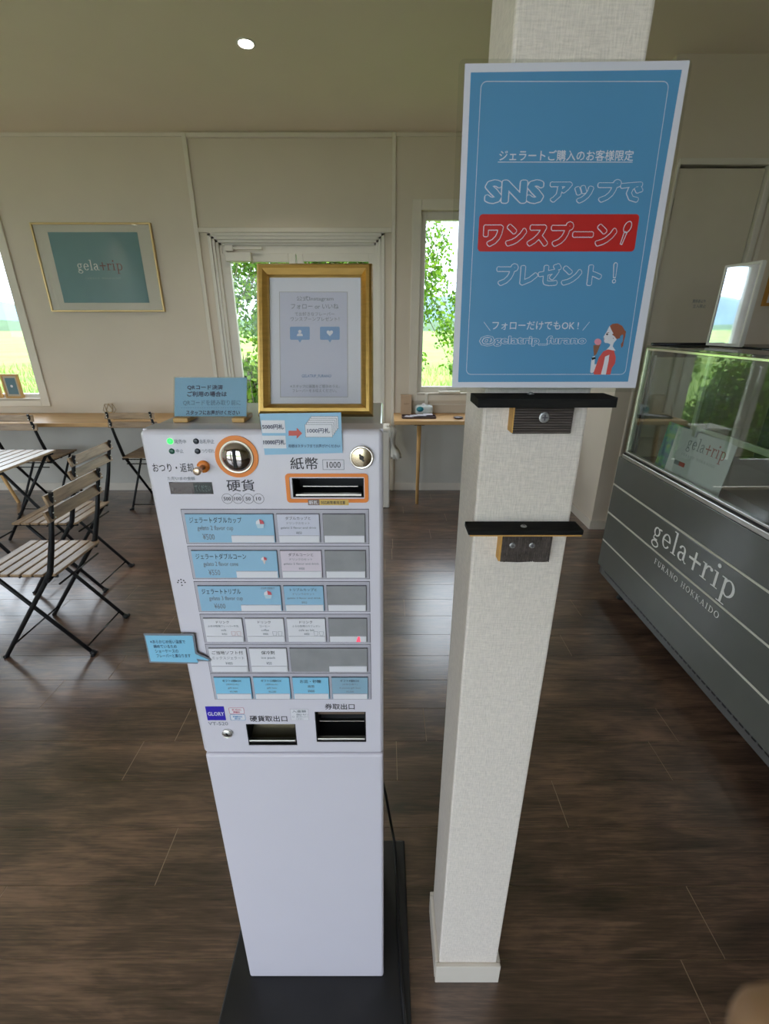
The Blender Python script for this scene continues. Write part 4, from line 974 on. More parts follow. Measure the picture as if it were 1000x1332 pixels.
for s_, q, b_ in (('5000円札', (341.5, 369, 551.5, 558), .02), ('10000円札', (342.8, 371, 571.5, 578), .02), ('1000円札', (400, 429, 556.5, 563), .02), ('両替はスタッフまでお声がけください', (375.5, 442, 577.5, 582), 0)): stext(m, CP, s_, *q, INKB, .0019, b_)
m.build('lettering', parent=cd)
m = MB(); ar = [CP.loc(*q) for q in ((375.5, 560), (386, 560), (386, 556), (393, 563.5), (386, 570.5), (386, 566.5), (375.5, 566.5))]
m.flat(ar[::-1], 0, mat('arrow_red', (.58, .10, .08), .5, noise=.03), CP.mat(h=.0013)); m.build('red_arrow', parent=cd)

# speech tag sticking out at the left
TP = Plane((0, YM - .0062, 0), (1, 0, 0), (0, 0, 1))
tg = thing('speech_tag', (-.345, YM - .005, 1.02), 'bright blue speech-bubble tag sticking out from the left edge of the machine', 'tag')
pts = [TP.loc(*q) for q in ((196.3, 860), (258, 861.5), (255.5, 856.5), (271, 859), (271, 857.8), (254, 850.3), (250.3, 826.8), (188.7, 826.5))]
cxm = sum(q[0] for q in pts) / len(pts); 
m = MB(); m.prism(pts, 0, .0006, m=SKYB, M=TP.mat()); 
bk = [TP.loc(*q) for q in ((194.5, 862), (257, 863.5), (258, 860), (274, 860.5), (274, 857.5), (256, 849), (252.3, 824.5), (186.5, 824))]
m.prism(bk, -.0005, -.00005, m=INKG, M=TP.mat()); m.build('blue_paper', parent=tg)
m = MB()
for i, (s_, xl, xr) in enumerate((('※あらかじめ低い温度で', 195.5, 241), ('締めているため', 200, 230), ('ショーケースの', 202, 232), ('フレーバーと異なります', 204, 248))):
    stext(m, TP, s_, xl, xr, 832 + 6.1 * i, 836.6 + 6.1 * i, INKB, .0009, .01)
m.build('lettering', parent=tg)

# ------------------------------------------------------------------ display case
CX, CY0, CY1 = 1.337, 1.02, 2.552
CW = 2.12
case = thing('display_case', (1.7, 1.8, 0), 'dark grey glass-fronted ice cream display case with white serif lettering at right', 'display case')
bx('cabinet_body', case, mat('case_body', (.07, .07, .068), .5, noise=.05), CX + .02, CW, CY0, CY1 - .004, .10, .845)
zc = [(.688, .849), (.512, .678), (.332, .502), (.158, .322)]
for a, b in zc: bx('front_panel', case, CASEGREY, CX, CX + .02, CY0, CY1, a + .002, b, bev=.0015)
for a, b in ((.680, .688), (.504, .512), (.324, .332)): bx('panel_trim', case, CASELINE, CX + .001, CX + .018, CY0, CY1 - .001, a - .001, b + .0005)
bx('end_panel', case, CASEGREY, CX + .02, CW, CY1 - .004, CY1, .10, .849)
m = MB(); m.box(CX + .012, CX + .03, CY0, CY1 - .04, .108, .156, m=mat('case_kick', (.16, .16, .16), .35, metal=.5, noise=.1)); m.build('kick_strip', parent=case)
m = MB()
y = CY0 + .02
while y < CY1 - .08: m.box(CX + .0108, CX + .0125, y, y + .022, .140, .147, m=BLACK); y += .032
o = m.build('vent_slots', parent=case); o['kind'] = 'stuff'
for y in (CY0 + .1, CY1 - .15):
    for x in (CX + .10, CW - .1):
        m = MB(); m.lathe([(.022, 0), (.022, .01), (.012, .014), (.012, .10)], BLKMET, 16, Matrix.Translation((x, y, 0))); m.build('foot', parent=case)
LP = Plane((CX - .0008, 0, 0), (0, -1, 0), (0, 0, 1))
m = MB()
# letters: x runs toward the camera along -Y
ya, za = LP.loc(851, 716); yb_, zb2 = LP.loc(958, 783)
add_logo(m, LP.mat(h=.0004), -2.083, -1.506, .560, .070, LOGOW, LOGOW)
m.build('logo_lettering', parent=case)
m = MB(); add_serif(m, LP.mat(h=.0004), 'FURANO HOKKAIDO', -2.018, -1.545, .453, .027, LOGOW, .14); m.build('town_lettering', parent=case)
# glass housing
bx('bottom_rail', case, STEEL, CX + .003, CX + .03, CY0, CY1 - .025, .849, .872, bev=.003)
bx('bottom_gasket', case, BLACK, CX + .008, CX + .034, CY0, CY1 - .03, .872, .880)
bx('glass_rail', case, STEEL, CX + .012, CX + .034, CY0, CY1 - .04, .880, .892, bev=.002)
bx('top_rail', case, CHROME, CX + .012, CX + .030, CY0, CY1 - .045, 1.424, 1.436, bev=.002)
bx('corner_post', case, mat('post_green_sheen', (.62, .66, .50), .25, metal=.7, noise=.03), CX + .012, CX + .030, CY1 - .050, CY1 - .036, .892, 1.436, bev=.002)  # pale green reflection is put into the colour of the post
m = MB(); m.box(CX + .030, CX + .045, CY1 - .066, CY1 - .050, .892, 1.42, m=BLACK); m.box(CX + .040, CX + .052, CY1 - .078, CY1 - .066, .892, 1.40, m=STEEL); m.box(CX + .03, CW - .05, CY1 - .062, CY1 - .050, 1.39, 1.42, m=mat('dark_header', (.05, .05, .045), .5, noise=.1)); m.build('corner_gasket', parent=case)
bx('front_glass', case, CASEGLASS, CX + .019, CX + .025, CY0, CY1 - .05, .892, 1.424)
bx('end_glass', case, CASEGLASS, CX + .05, CW - .05, CY1 - .046, CY1 - .040, .86, 1.424)
m = MB(); m.box(CX + .012, 1.66, CY0, CY1 - .036, 1.4365, 1.4465, m=CASEGLASS, bev=.001); m.build('top_glass', parent=case)
bx('top_cover', case, mat('top_black', (.01, .01, .011), .25, noise=.1), 1.66, CW, CY0, CY1 - .036, 1.4365, 1.452, bev=.003)
bx('back_edge_strip', case, BLACK, CX + .03, 1.66, CY1 - .055, CY1 - .036, 1.4466, 1.460, bev=.003)
bx('rear_frame', case, STEEL, CW - .05, CW, CY0, CY1 - .04, .85, 1.4365)
bx('rear_shade_door', case, mat('rear_shading', (.06, .06, .055), .3, noise=.1), CW - .065, CW - .052, CY0, CY1 - .06, .86, 1.42)  # dark door added to darken the inside of the case
bx('inner_deck', case, mat('deck_dark', (.02, .022, .027), .35, noise=.1), CX + .035, CW - .05, CY0, CY1 - .05, .849, .858)
m = MB(); m.box(CX + .10, CX + .45, CY0 + .05, CY1 - .35, .858, .90, m=mat('liner_grey', (.10, .115, .10), .4, noise=.1)); m.build('inner_liner', parent=case)
m = MB(); m.box(CX + .09, CW - .06, CY0 + .02, 2.10, 1.10, 1.106, m=CASEGLASS); m.build('glass_shelf', parent=case)
m = MB(); m.box(CX + .082, CX + .092, CY0 + .02, 2.10, 1.092, 1.118, m=STEEL, bev=.002); m.build('shelf_rail', parent=case)
m = MB(); m.box(CX + .07, CX + .085, 2.09, 2.11, .86, 1.42, m=STEEL, bev=.002); m.build('shelf_post', parent=case)
m = MB(); m.box(CX + .06, CX + .10, 2.05, 2.075, 1.075, 1.13, m=STEEL, bev=.003); m.build('shelf_bracket', parent=case)
# brochure cards inside the case
bp = Plane((CX + .045, 2.185, .895), (.05, -1, .0), (.10, 0, 1))
bc = thing('brochure_card', (CX + .05, 2.0, .88), 'white brochure card with serif shop lettering propped inside the glass case', 'card')
m = MB(); m.box(0, .37, -.036, .205, -.003, 0, m=WHITEP, M=bp.mat()); m.build('white_board', parent=bc)
m = MB(); add_logo(m, bp.mat(h=.0008), .095, .335, .125, .036, INKG, LOGOR); add_serif(m, bp.mat(h=.0008), 'FURANO HOKKAIDO', .08, .30, .085, .012, INKG, .3)
m.flat([(.05, .035), (.085, .035), (.085, .055), (.05, .055)], 0, INKG, bp.mat(h=.0008)); m.flat([(.085, .035), (.125, .035), (.125, .055), (.085, .055)], 0, SIGNR, bp.mat(h=.0008))
m.build('card_print', parent=bc)
fp = Plane((CX + .062, 2.30, .895), (.0, -1, .0), (.12, 0, 1))
fl = thing('map_leaflet', (CX + .07, 2.25, .88), 'green and blue map leaflet propped behind the white brochure card', 'leaflet')
def mapmat():
    m = bpy.data.materials.new('map_print'); m.use_nodes = True; nt = m.node_tree; b = nt.nodes['Principled BSDF']
    t = nt.nodes.new('ShaderNodeTexCoord'); n = nt.nodes.new('ShaderNodeTexNoise'); n.inputs['Scale'].default_value = 22
    r = nt.nodes.new('ShaderNodeValToRGB'); e = r.color_ramp.elements; e[0].color = (.03, .16, .30, 1); e[0].position = .38; e[1].color = (.22, .48, .16, 1); e[1].position = .58
    q = e.new(.5); q.color = (.05, .38, .26, 1)
    nt.links.new(t.outputs['Object'], n.inputs['Vector']); nt.links.new(n.outputs['Fac'], r.inputs[0]); nt.links.new(r.outputs[0], b.inputs['Base Color']); return m
m = MB(); m.box(0, .20, -.036, .205, -.002, 0, m=mapmat(), M=fp.mat()); m.build('map_sheet', parent=fl)
pc = tag(MB().box(CX + .12, CX + .13, 1.40, 1.47, .90, .95, m=SKYB, bev=.001).build('price_card'), 'small pale blue price card inside the near end of the glass case', 'card')
# white framed picture on the case, facing left
dirx = Vector((.018, -.19, 0)).normalized()
VP_ = Plane((1.574, 2.395, 1.4525), dirx, (0, 0, 1))
vf = thing('picture_frame', (1.58, 2.3, 1.4525), 'white framed glossy picture standing on top of the glass display case', 'picture frame')
wF, hF = .205, .345
MIR = mat('glossy_picture', (.70, .74, .82), .03, metal=1, noise=.12, nscale=9)
m = MB()
f_ = .010
WFm = mat('frame_white', (.74, .72, .68), .4, noise=.01)
m.box(0, f_, 0, hF, -.012, .004, m=WFm, M=VP_.mat(), bev=.001); m.box(wF - f_, wF, 0, hF, -.012, .004, m=WFm, M=VP_.mat(), bev=.001)
m.box(f_, wF - f_, 0, f_ * 1.3, -.012, .004, m=WFm, M=VP_.mat(), bev=.001); m.box(f_, wF - f_, hF - f_, hF, -.012, .004, m=WFm, M=VP_.mat(), bev=.001)
m.build('frame', parent=vf)
m = MB(); m.box(.004, wF - .004, .004, hF - .004, -.020, -.006, m=WFm, M=VP_.mat()); m.build('back_board', parent=vf)
m = MB(); m.box(f_, wF - f_, f_, hF - f_, -.0055, .0, m=MIR, M=VP_.mat()); m.build('glossy_sheet', parent=vf)
# small orange framed picture on the far wall at the right edge
of = thing('picture_frame', (2.66, YP, 1.7), 'small orange framed picture on the wall beside the white door', 'picture frame')
OF = mat('frame_orange_wood', (.50, .24, .04), .45, noise=.1)
m = MB()
for a in ((2.555, 2.575, 1.66, 1.98), (2.78, 2.80, 1.66, 1.98), (2.575, 2.78, 1.66, 1.68), (2.575, 2.78, 1.96, 1.98)): m.box(a[0], a[1], YP - .022, YP - .001, a[2], a[3], m=OF, bev=.002)
m.build('frame', parent=of); bx('picture_sheet', of, WHITEP, 2.575, 2.78, YP - .010, YP - .002, 1.68, 1.96)

# ------------------------------------------------------------------ wall poster at left
po = thing('picture_frame', (-2.397, YB, 1.98), 'wide gold rimmed picture of teal shop artwork hanging on the back wall', 'picture frame')
PX = (-2.889, -1.906, 1.645, 2.312)
GR = mat('thin_gold_rim', (.62, .46, .22), .35, metal=.6, noise=.05)
m = MB(); r_ = .014
for a in ((PX[0], PX[0] + r_, PX[2], PX[3]), (PX[1] - r_, PX[1], PX[2], PX[3]), (PX[0] + r_, PX[1] - r_, PX[2], PX[2] + r_), (PX[0] + r_, PX[1] - r_, PX[3] - r_, PX[3])):
    m.box(a[0], a[1], YB - .030, YB - .001, a[2], a[3], m=GR, bev=.003)
m.build('frame', parent=po)
bx('mount', po, mat('mount_cream', (.70, .66, .57), .6, noise=.01), PX[0] + .01, PX[1] - .01, YB - .014, YB - .003, PX[2] + .01, PX[3] - .01)
bx('teal_print', po, TEAL, -2.765, -2.03, YB - .016, YB - .0145, 1.717, 2.245)
bx('glass_pane', po, PICGLASS, PX[0] + .012, PX[1] - .012, YB - .024, YB - .022, PX[2] + .012, PX[3] - .012)
WP = Plane((0, YB - .0166, 0), (1, 0, 0), (0, 0, 1))
m = MB()
q0 = WP.loc(102, 356); q1 = WP.loc(159, 356); q2 = WP.loc(130, 339)
add_logo(m, WP.mat(h=.0004), WP.loc(101, 350)[0], WP.loc(160, 350)[0], WP.loc(130, 351.5)[1], .050, LOGOW, LOGOD)
m.build('logo_lettering', parent=po)
m = MB(); add_serif(m, WP.mat(h=.0004), 'FURANO HOKKAIDO', WP.loc(111, 362)[0], WP.loc(157, 362)[0], WP.loc(130, 363)[1], .014, mat('logo_faint', (.40, .50, .50), .6, noise=.01), .5); m.build('town_lettering', parent=po)
# small frame on the left window sill, and its neighbour at the edge
def small_frame(x0, x1, y, label, dot=True):
    t_ = thing('picture_frame', ((x0 + x1) / 2, y, W1[2] + .006), label, 'picture frame')
    z0 = W1[2] + .006; z1 = z0 + .215; wd = mat('light_oak', (.58, .34, .12), .5, noise=.1)
    m = MB(); f = .016
    for a in ((x0, x0 + f, z0, z1), (x1 - f, x1, z0, z1), (x0 + f, x1 - f, z0, z0 + f), (x0 + f, x1 - f, z1 - f, z1)): m.box(a[0], a[1], y - .012, y + .012, a[2], a[3], m=wd, bev=.002)
    m.build('frame', parent=t_); bx('mount', t_, mat('mount_tan', (.52, .44, .34), .6, noise=.02), x0 + f, x1 - f, y - .004, y + .008, z0 + f, z1 - f)
    bx('blue_print', t_, mat('print_slate', (.10, .19, .24), .5, noise=.02), x0 + .034, x1 - .034, y - .0055, y - .004, z0 + .034, z1 - .034)
    if dot:
        m = MB(); m.flat(circ((x0 + x1) / 2, (z0 + z1) / 2, .012, 14), 0, WHITEP, Plane((0, y - .0058, 0), (1, 0, 0), (0, 0, 1)).mat()); m.build('white_dot', parent=t_)
small_frame(-3.535, -3.375, YB + .015, 'small oak framed slate blue card standing on the left window sill')
small_frame(-3.80, -3.575, YB + .02, 'small oak frame cut off at the left edge of the photo on the window sill', False)

# ------------------------------------------------------------------ wall desks
def desk(name_label, x0, x1, yf, legs):
    t_ = thing('wall_desk', ((x0 + x1) / 2, 4.2, 0), name_label, 'desk')
    m = MB(); m.box(x0, x1, yf, YB - .007, .736, .770, m=PALEWOOD, bev=.003); m.build('worktop', parent=t_)
    for (a, b) in legs:
        m = MB(); m.tube([a, b], [.020, .014], LEGWOOD, 14); lg = m.build('leg', parent=t_)
        m = MB(); m.box(a[0] - .045, a[0] + .045, a[1] - .035, a[1] + .035, .726, .7355, m=mat('leg_plate', (.10, .055, .03), .5, noise=.1), bev=.002); m.build('mounting_plate', parent=lg)
    return t_
desk('long pale wood wall desk under the left window and teal picture', -4.95, -1.62, 3.895, [((-3.62, 4.02, .728), (-3.42, 4.02, 0)), ((-1.95, 4.15, .728), (-1.93, 4.20, 0)), ((-4.7, 4.1, .728), (-4.72, 4.05, 0))])
desk('shorter pale wood wall desk under the narrow window, behind the pillar', .085, 1.655, 3.985, [((.305, 4.04, .728), (.300, 3.995, 0)), ((1.45, 4.04, .728), (1.47, 4.00, 0))])
# items on the right desk
zd = .7702
kb = thing('paper_box', (.2, 4.31, zd), 'small upright kraft paper box on the right wall desk', 'box')
bx('carton', kb, mat('kraft', (.50, .36, .25), .7, noise=.05), .150, .248, 4.29, 4.35, zd, zd + .175, bev=.002)
m = MB(); add_text(m, Plane((0, 4.2895, 0), (1, 0, 0), (0, 0, 1)).mat(), 'spoon', .178, .225, zd + .088, zd + .103, mat('ink_brown', (.22, .14, .10), .6, noise=.1), .01); m.build('lettering', parent=kb)
tb = thing('tissue_pack', (.36, 4.3, zd), 'white and teal pack of wet wipes on the right wall desk', 'wipes')
m = MB(); m.box(.283, .447, 4.255, 4.36, zd, zd + .085, m=mat('pack_white', (.62, .68, .70), .4, noise=.03), bev=.028, seg=4); m.build('pack', parent=tb)
m = MB(); m.lathe([(.030, 0), (.028, .004), (.0, .005)], mat('pack_teal', (.02, .25, .32), .4, noise=.05), 20, Matrix.Translation((.325, 4.2545, zd + .055)) @ Matrix.Rotation(math.radians(90), 4, 'X'), rx=1.1, ry=.8); m.build('teal_flap', parent=tb)
m = MB(); m.lathe([(.022, 0), (.018, .006), (.006, .014), (0, .016)], WHITEP, 14, Matrix.Translation((.36, 4.31, zd + .0845))); m.build('tissue_tuft', parent=tb)
ty = thing('serving_tray', (.305, 4.16, zd), 'dark brown tray at the front of the right wall desk', 'tray')
TY = mat('tray_dark', (.045, .018, .022), .4, noise=.1)
m = MB(); m.prism(rrect(.155, .460, 4.085, 4.225, .02), zd, zd + .005, m=TY); ring_prism(m, rrect(.155, .460, 4.085, 4.225, .02), rrect(.162, .453, 4.092, 4.218, .014), zd + .005, zd + .014, TY, Matrix.Identity(4)); m.build('tray_body', parent=ty)
for i in range(4):
    x_ = .225 + .055 * i
    M_ = Matrix.Translation((x_, 4.155 + .01 * (i % 2), zd + .0075 + .0055 * i)) @ Matrix.Rotation(random.uniform(-.4, .4), 4, 'Z')
    o = MB().box(-.042, .042, -.030, .030, -.002, .0035, m=mat('wrap_white', (.62, .60, .68), .4, noise=.12, nscale=50), bev=.0015, M=M_).build('wet_towel')
    tag(o, ['leftmost wrapped wet towel on the dark tray', 'second wrapped wet towel from the left on the dark tray', 'third wrapped wet towel from the left on the dark tray', 'rightmost wrapped wet towel on the dark tray'][i], 'wet towel', 'wrapped wet towels on the tray')
dd = MB(); dd.lathe([(.03, 0), (.045, .012), (.042, .012), (.028, .004), (0, .004)], TY, 20, Matrix.Translation((.655, 4.10, zd))); tag(dd.build('small_dish'), 'small dark dish on the right wall desk beside the pillar edge', 'dish')
# wire candle holder on the left desk
ch_ = thing('candle_holder', (-2.53, 4.3, .7702), 'small faceted gold wire glass candle holder on the left wall desk', 'candle holder')
cx_, cy_ = -2.53, 4.28
GW = mat('wire_gold', (.35, .25, .12), .35, metal=.8, noise=.05)
def hexr(r, z, o=0): return [(cx_ + r * math.cos(math.radians(60 * i + o)), cy_ + r * math.sin(math.radians(60 * i + o)), z) for i in range(6)]
lo, mi_, hi = hexr(.026, .7735), hexr(.052, .815, 30), hexr(.036, .868)
m = MB()
for R in (lo, hi):
    for i in range(6): m.tube([R[i], R[(i + 1) % 6]], .0014, GW, 5)
for i in range(6):
    for A, B in ((lo, mi_), (hi, mi_)): m.tube([A[i], B[i]], .0018, GW, 5); m.tube([A[(i + 1) % 6], B[i]], .0018, GW, 5)
m.build('wire_cage', parent=ch_)
m = MB(); m._add(lo + mi_ + hi, [f for i in range(6) for f in ((i, (i + 1) % 6, 6 + i), (6 + i, (i + 1) % 6, 6 + (i + 1) % 6), (6 + i, 12 + (i + 1) % 6, 12 + i), (6 + i, 6 + (i + 1) % 6, 12 + (i + 1) % 6))], PICGLASS); m.build('glass_facets', parent=ch_)
m = MB(); m.lathe([(.020, 0), (.020, .018), (0, .019)], mat('wax_amber', (.70, .38, .10), .4, noise=.05), 20, Matrix.Translation((cx_, cy_, .774))); m.tube([(cx_, cy_, .79), (cx_, cy_, .80)], .001, BLACK, 5); m.build('candle', parent=ch_)
# white shell stool behind the pillar
st = thing('stool', (.88, 3.78, 0), 'white shell stool with wooden legs mostly hidden behind the pillar', 'stool')
m = MB(); m.lathe([(0, .400), (.12, .402), (.18, .415), (.195, .44), (.192, .447), (.17, .425), (0, .412)], mat('shell_white', (.72, .71, .68), .35, noise=.02), 32, Matrix.Translation((.86, 3.80, 0))); m.build('seat', parent=st)
for a in (200, 290, 20, 110):
    c_, s_ = math.cos(math.radians(a)), math.sin(math.radians(a))
    m = MB(); m.tube([(.86 + .11 * c_, 3.80 + .11 * s_, .401), (.86 + .215 * c_, 3.80 + .215 * s_, 0)], [.017, .011], LEGWOOD, 12); m.build('leg', parent=st)
# bin with bag
bn = thing('waste_bin', (-.09, 4.0, 0), 'white waste bin behind the ticket machine with a pale plastic bag hanging over its rim', 'bin')
m = MB(); m.box(-.22, .045, 3.885, 4.12, 0, .70, m=UPVC, bev=.012, seg=3); m.build('bin_body', parent=bn)
m = MB(); m.box(-.225, .050, 3.88, 4.125, .70, .725, m=UPVC, bev=.008); m.build('bin_lid', parent=bn)
BAG = mat('bag_plastic', (.60, .58, .53), .35, noise=.06, nscale=40, bump=.6, bscale=60)
m = MB(); rows_ = []
for i, (z, r, cxx) in enumerate(((.735, .03, .04), (.70, .045, .055), (.62, .024, .062), (.575, .020, .070), (.53, .038, .088), (.475, .055, .100), (.465, .040, .098))):
    rows_.append([(cxx + r * math.cos(2 * math.pi * k_ / 20) * (1 + .22 * math.sin(5 * k_ + i)), 3.93 + r * 1.3 * math.sin(2 * math.pi * k_ / 20) * (1 + .22 * math.cos(4 * k_ + i)), z + .012 * math.sin(3 * k_)) for k_ in range(20)])
m._add([v for r in rows_ for v in r], [(i * 20 + k_, i * 20 + (k_ + 1) % 20, (i + 1) * 20 + (k_ + 1) % 20, (i + 1) * 20 + k_) for i in range(len(rows_) - 1) for k_ in range(20)], BAG, None, True)
m.build('plastic_bag', parent=bn)

# ------------------------------------------------------------------ folding chairs and tables
def make_chair(label):
    """front = +y, width along x"""
    t_ = thing('folding_chair', (0, 0, 0), label, 'chair', 'folding slatted chairs at the left')
    hw = .178
    BR = mat('bolt_bright', (.7, .68, .62), .3, metal=.9, noise=.05)
    for sx_ in (-1, 1):
        x = sx_ * hw
        m = MB()
        m.tube([(x, -.250, .878), (x, -.196, .665), (x, -.176, .60), (x, -.140, .485), (x, -.09, .415), (x, .21, .004)], [.0095, .0115, .013, .0135, .012, .0105], BLKMET, 8)
        m.build('leg', parent=t_)
        xi = sx_ * (hw - .021)
        m = MB(); m.tube([(xi, .150, .455), (xi, .13, .43), (xi, -.215, .006)], [.0085, .0095, .0092], BLKMET, 8); m.tube([(xi, -.215, .006), (xi + sx_ * .022, -.222, .005)], .008, BLKMET, 8); m.build('leg', parent=t_)
        m = MB(); m.tube([(x, .21, .006), (x + sx_ * .012, .214, .005)], .009, BLKMET, 8); m.tube([(xi, -.204, .016), (xi, -.226, .002)], .0135, BLKMET, 8); m.build('foot_cap', parent=t_)
        m = MB(); m.box(xi - .004, xi + .004, -.155, .205, .448, .462, m=BLKMET); m.build('seat_rail', parent=t_)
        m = MB(); m.tube([(xi, .012, .278), (x + sx_ * .006, .012, .278)], .006, BLKMET, 8); m.tube([(xi - sx_ * .01, -.128, .452), (x + sx_ * .022, -.128, .452)], .006, BLKMET, 8); m.tube([(xi, -.128, .452), (x + sx_ * .020, -.128, .445)], .0085, BLKMET, 8); m.build('pivot', parent=t_)
    for z, y_ in ((.848, -.252), (.772, -.234)):
        q = Matrix.Translation((0, y_ - .0, z)) @ Matrix.Rotation(math.radians(-13), 4, 'X')
        m = MB(); m.box(-.205, .205, .010, .023, -.026, .026, m=ACACIA, M=q, bev=.003); bs = m.build('backrest_slat', parent=t_)
        m = MB()
        for sx_ in (-1, 1):
            for dz in (-.011, .011): m.lathe([(.0042, 0), (.0036, .002), (0, .0028)], BR, 10, q @ Matrix.Translation((sx_ * hw, -.0035, dz)) @ Matrix.Rotation(math.radians(90), 4, 'X'))
        m.build('bolts', parent=bs)
    for i in range(7):
        y_ = -.160 + i * .0545
        m = MB(); hw2 = .185 if i else .178
        m.box(-hw2, hw2, y_, y_ + .0445, .4625, .4755, m=ACACIA, bev=.003); m.build('seat_slat', parent=t_)
    for a, b, r in (((-hw + .02, -.185, .040), (hw - .02, -.185, .040), .0045), ((-hw, .165, .065), (hw, .165, .065), .0045), ((-hw + .02, .03, .444), (hw - .02, .03, .444), .004), ((-hw - .006, -.105, .437), (hw + .006, -.105, .437), .0048), ((-hw + .02, -.150, .410), (hw - .02, -.150, .410), .0048)):
        m = MB(); m.tube([a, b], r, mat('rod_steel', (.05, .05, .05), .25, metal=.9, noise=.1), 7); m.build('stretcher', parent=t_)
    return t_
specs = [((-1.6865, 2.045, 0), math.pi / 2, 'nearest folding slatted chair, its back toward the ticket machine'),
         ((-1.960, 2.640, 0), math.pi / 2, 'second folding slatted chair, drawn up to the slatted table'),
         ((-3.03, 3.95, 0), 0, 'folding slatted chair at the far left, facing the long wall desk'),
         ((-2.105, 4.055, 0), 0, 'folding slatted chair under the long wall desk, half hidden by the ticket machine')]
proto = make_chair(specs[0][2])
for i, (lc, rz_, lb) in enumerate(specs):
    o = proto if i == 0 else copy_tree(proto)
    o.location = lc; o.rotation_euler = (0, 0, rz_); o['label'] = lb
def make_table(label):
    t_ = thing('folding_table', (0, 0, 0), label, 'table', 'folding slatted tables at the left')
    for i in range(8):
        x = -.275 + i * .0700
        m = MB(); m.box(x, x + .060, -.27, .27, .697, .712, m=ACACIAY, bev=.003); m.build('table_slat', parent=t_)
    for y in (-.235, .235):
        m = MB(); m.box(-.268, .268, y - .012, y + .012, .683, .696, m=BLKMET); m.build('top_rail', parent=t_)
        for sx_ in (-1, 1):
            yy = y + (.008 * sx_)
            m = MB(); m.tube([(sx_ * .22, yy, .684), (-sx_ * .25, yy, .006)], .011, BLKMET, 8); m.build('leg', parent=t_)
    for x in (-.19, .19):
        m = MB(); m.tube([(x, -.24, .09), (x, .24, .09)], .006, BLKMET, 7); m.build('stretcher', parent=t_)
    return t_
tb1 = make_table('folding slatted table at the left edge with a bright top, behind the second chair')
tb2 = copy_tree(tb1)
tb1.location = (-2.640, 2.965, 0)
tb2.location = (-2.50, 1.98, 0); tb2['label'] = 'folding slatted table past the left photo edge, in front of the nearest chair'

# ------------------------------------------------------------------ ceiling downlights
def downlight(x, y, label):
    z = ceil_z(y); a = math.atan(.068)
    t_ = thing('downlight', (x, y, z), label, 'ceiling light', 'round recessed downlights in the ceiling')
    M_ = Matrix.Translation((x, y, z)) @ Matrix.Rotation(-a, 4, 'X') @ Matrix.Rotation(math.pi, 4, 'X')
    m = MB(); m.lathe([(.052, -.001), (.052, .004), (.044, .006), (.040, .002)], WFm, 32, M_); m.build('trim_ring', parent=t_)
    m = MB(); m.lathe([(.040, .001), (.039, .004), (.0, .0055)], mat('lamp_glow', (1, .97, .9), .5, emit=(1, .93, .80), estr=22, noise=.01), 28, M_); m.build('diffuser', parent=t_)
    l = bpy.data.lights.new('downlight_lamp', 'AREA'); l.shape = 'DISK'; l.size = .08; l.energy = LAMP_W; l.color = (1, .93, .82); l.spread = math.radians(120)
    lo_ = bpy.data.objects.new('downlight_lamp', l); COL.objects.link(lo_); lo_.location = (x, y, z - .012)
downlight(-.767, 3.34, 'lit round downlight in the ceiling above the entrance door')
for x, y, lb in ((-4.85, -1.65, 'round downlight in the ceiling at the far left behind the camera'),): downlight(x, y, lb)

# ------------------------------------------------------------------ outdoors
def grassmat():
    m = bpy.data.materials.new('grass_field'); m.use_nodes = True; nt = m.node_tree; b = nt.nodes['Principled BSDF']; L = nt.links.new
    t = nt.nodes.new('ShaderNodeTexCoord'); n = nt.nodes.new('ShaderNodeTexNoise'); n.inputs['Scale'].default_value = .35; n.inputs['Detail'].default_value = 8
    n2 = nt.nodes.new('ShaderNodeTexNoise'); n2.inputs['Scale'].default_value = 14; n2.inputs['Detail'].default_value = 4
    a = nt.nodes.new('ShaderNodeMath'); a.operation = 'MULTIPLY_ADD'; a.inputs[1].default_value = .45
    h = nt.nodes.new('ShaderNodeMath'); h.operation = 'MULTIPLY'; h.inputs[1].default_value = .55
    r = nt.nodes.new('ShaderNodeValToRGB'); e = r.color_ramp.elements; e[0].color = (.085, .20, .015, 1); e[0].position = .38; e[1].color = (.27, .36, .055, 1); e[1].position = .62
    L(t.outputs['Object'], n.inputs['Vector']); L(t.outputs['Object'], n2.inputs['Vector']); L(n2.outputs['Fac'], a.inputs[0]); L(n.outputs['Fac'], h.inputs[0]); L(h.outputs[0], a.inputs[2]); L(a.outputs[0], r.inputs[0]); L(r.outputs[0], b.inputs['Base Color'])
    b.inputs['Roughness'].default_value = .9; return m
GM = grassmat()
m = MB(); m._add([(-400, -60, -.16), (400, -60, -.16), (400, 330, -.16), (-400, 330, -.16)], [(0, 1, 2, 3)], GM); tag(m.build('grass_field'), kind='structure')
m = MB(); GRV = mat('bounce_gravel', (.50, .47, .42), .9, noise=.25, nscale=30, bump=.5, bscale=80)
m.box(-12, XL - .15, -14, 4.0, -.159, -.13, m=GRV); m.box(XL - .15, 12, -14, YF - .15, -.159, -.13, m=GRV); tag(m.build('added_gravel_yard'), kind='structure')  # unseen gravel, added to cut the green bounce into the room
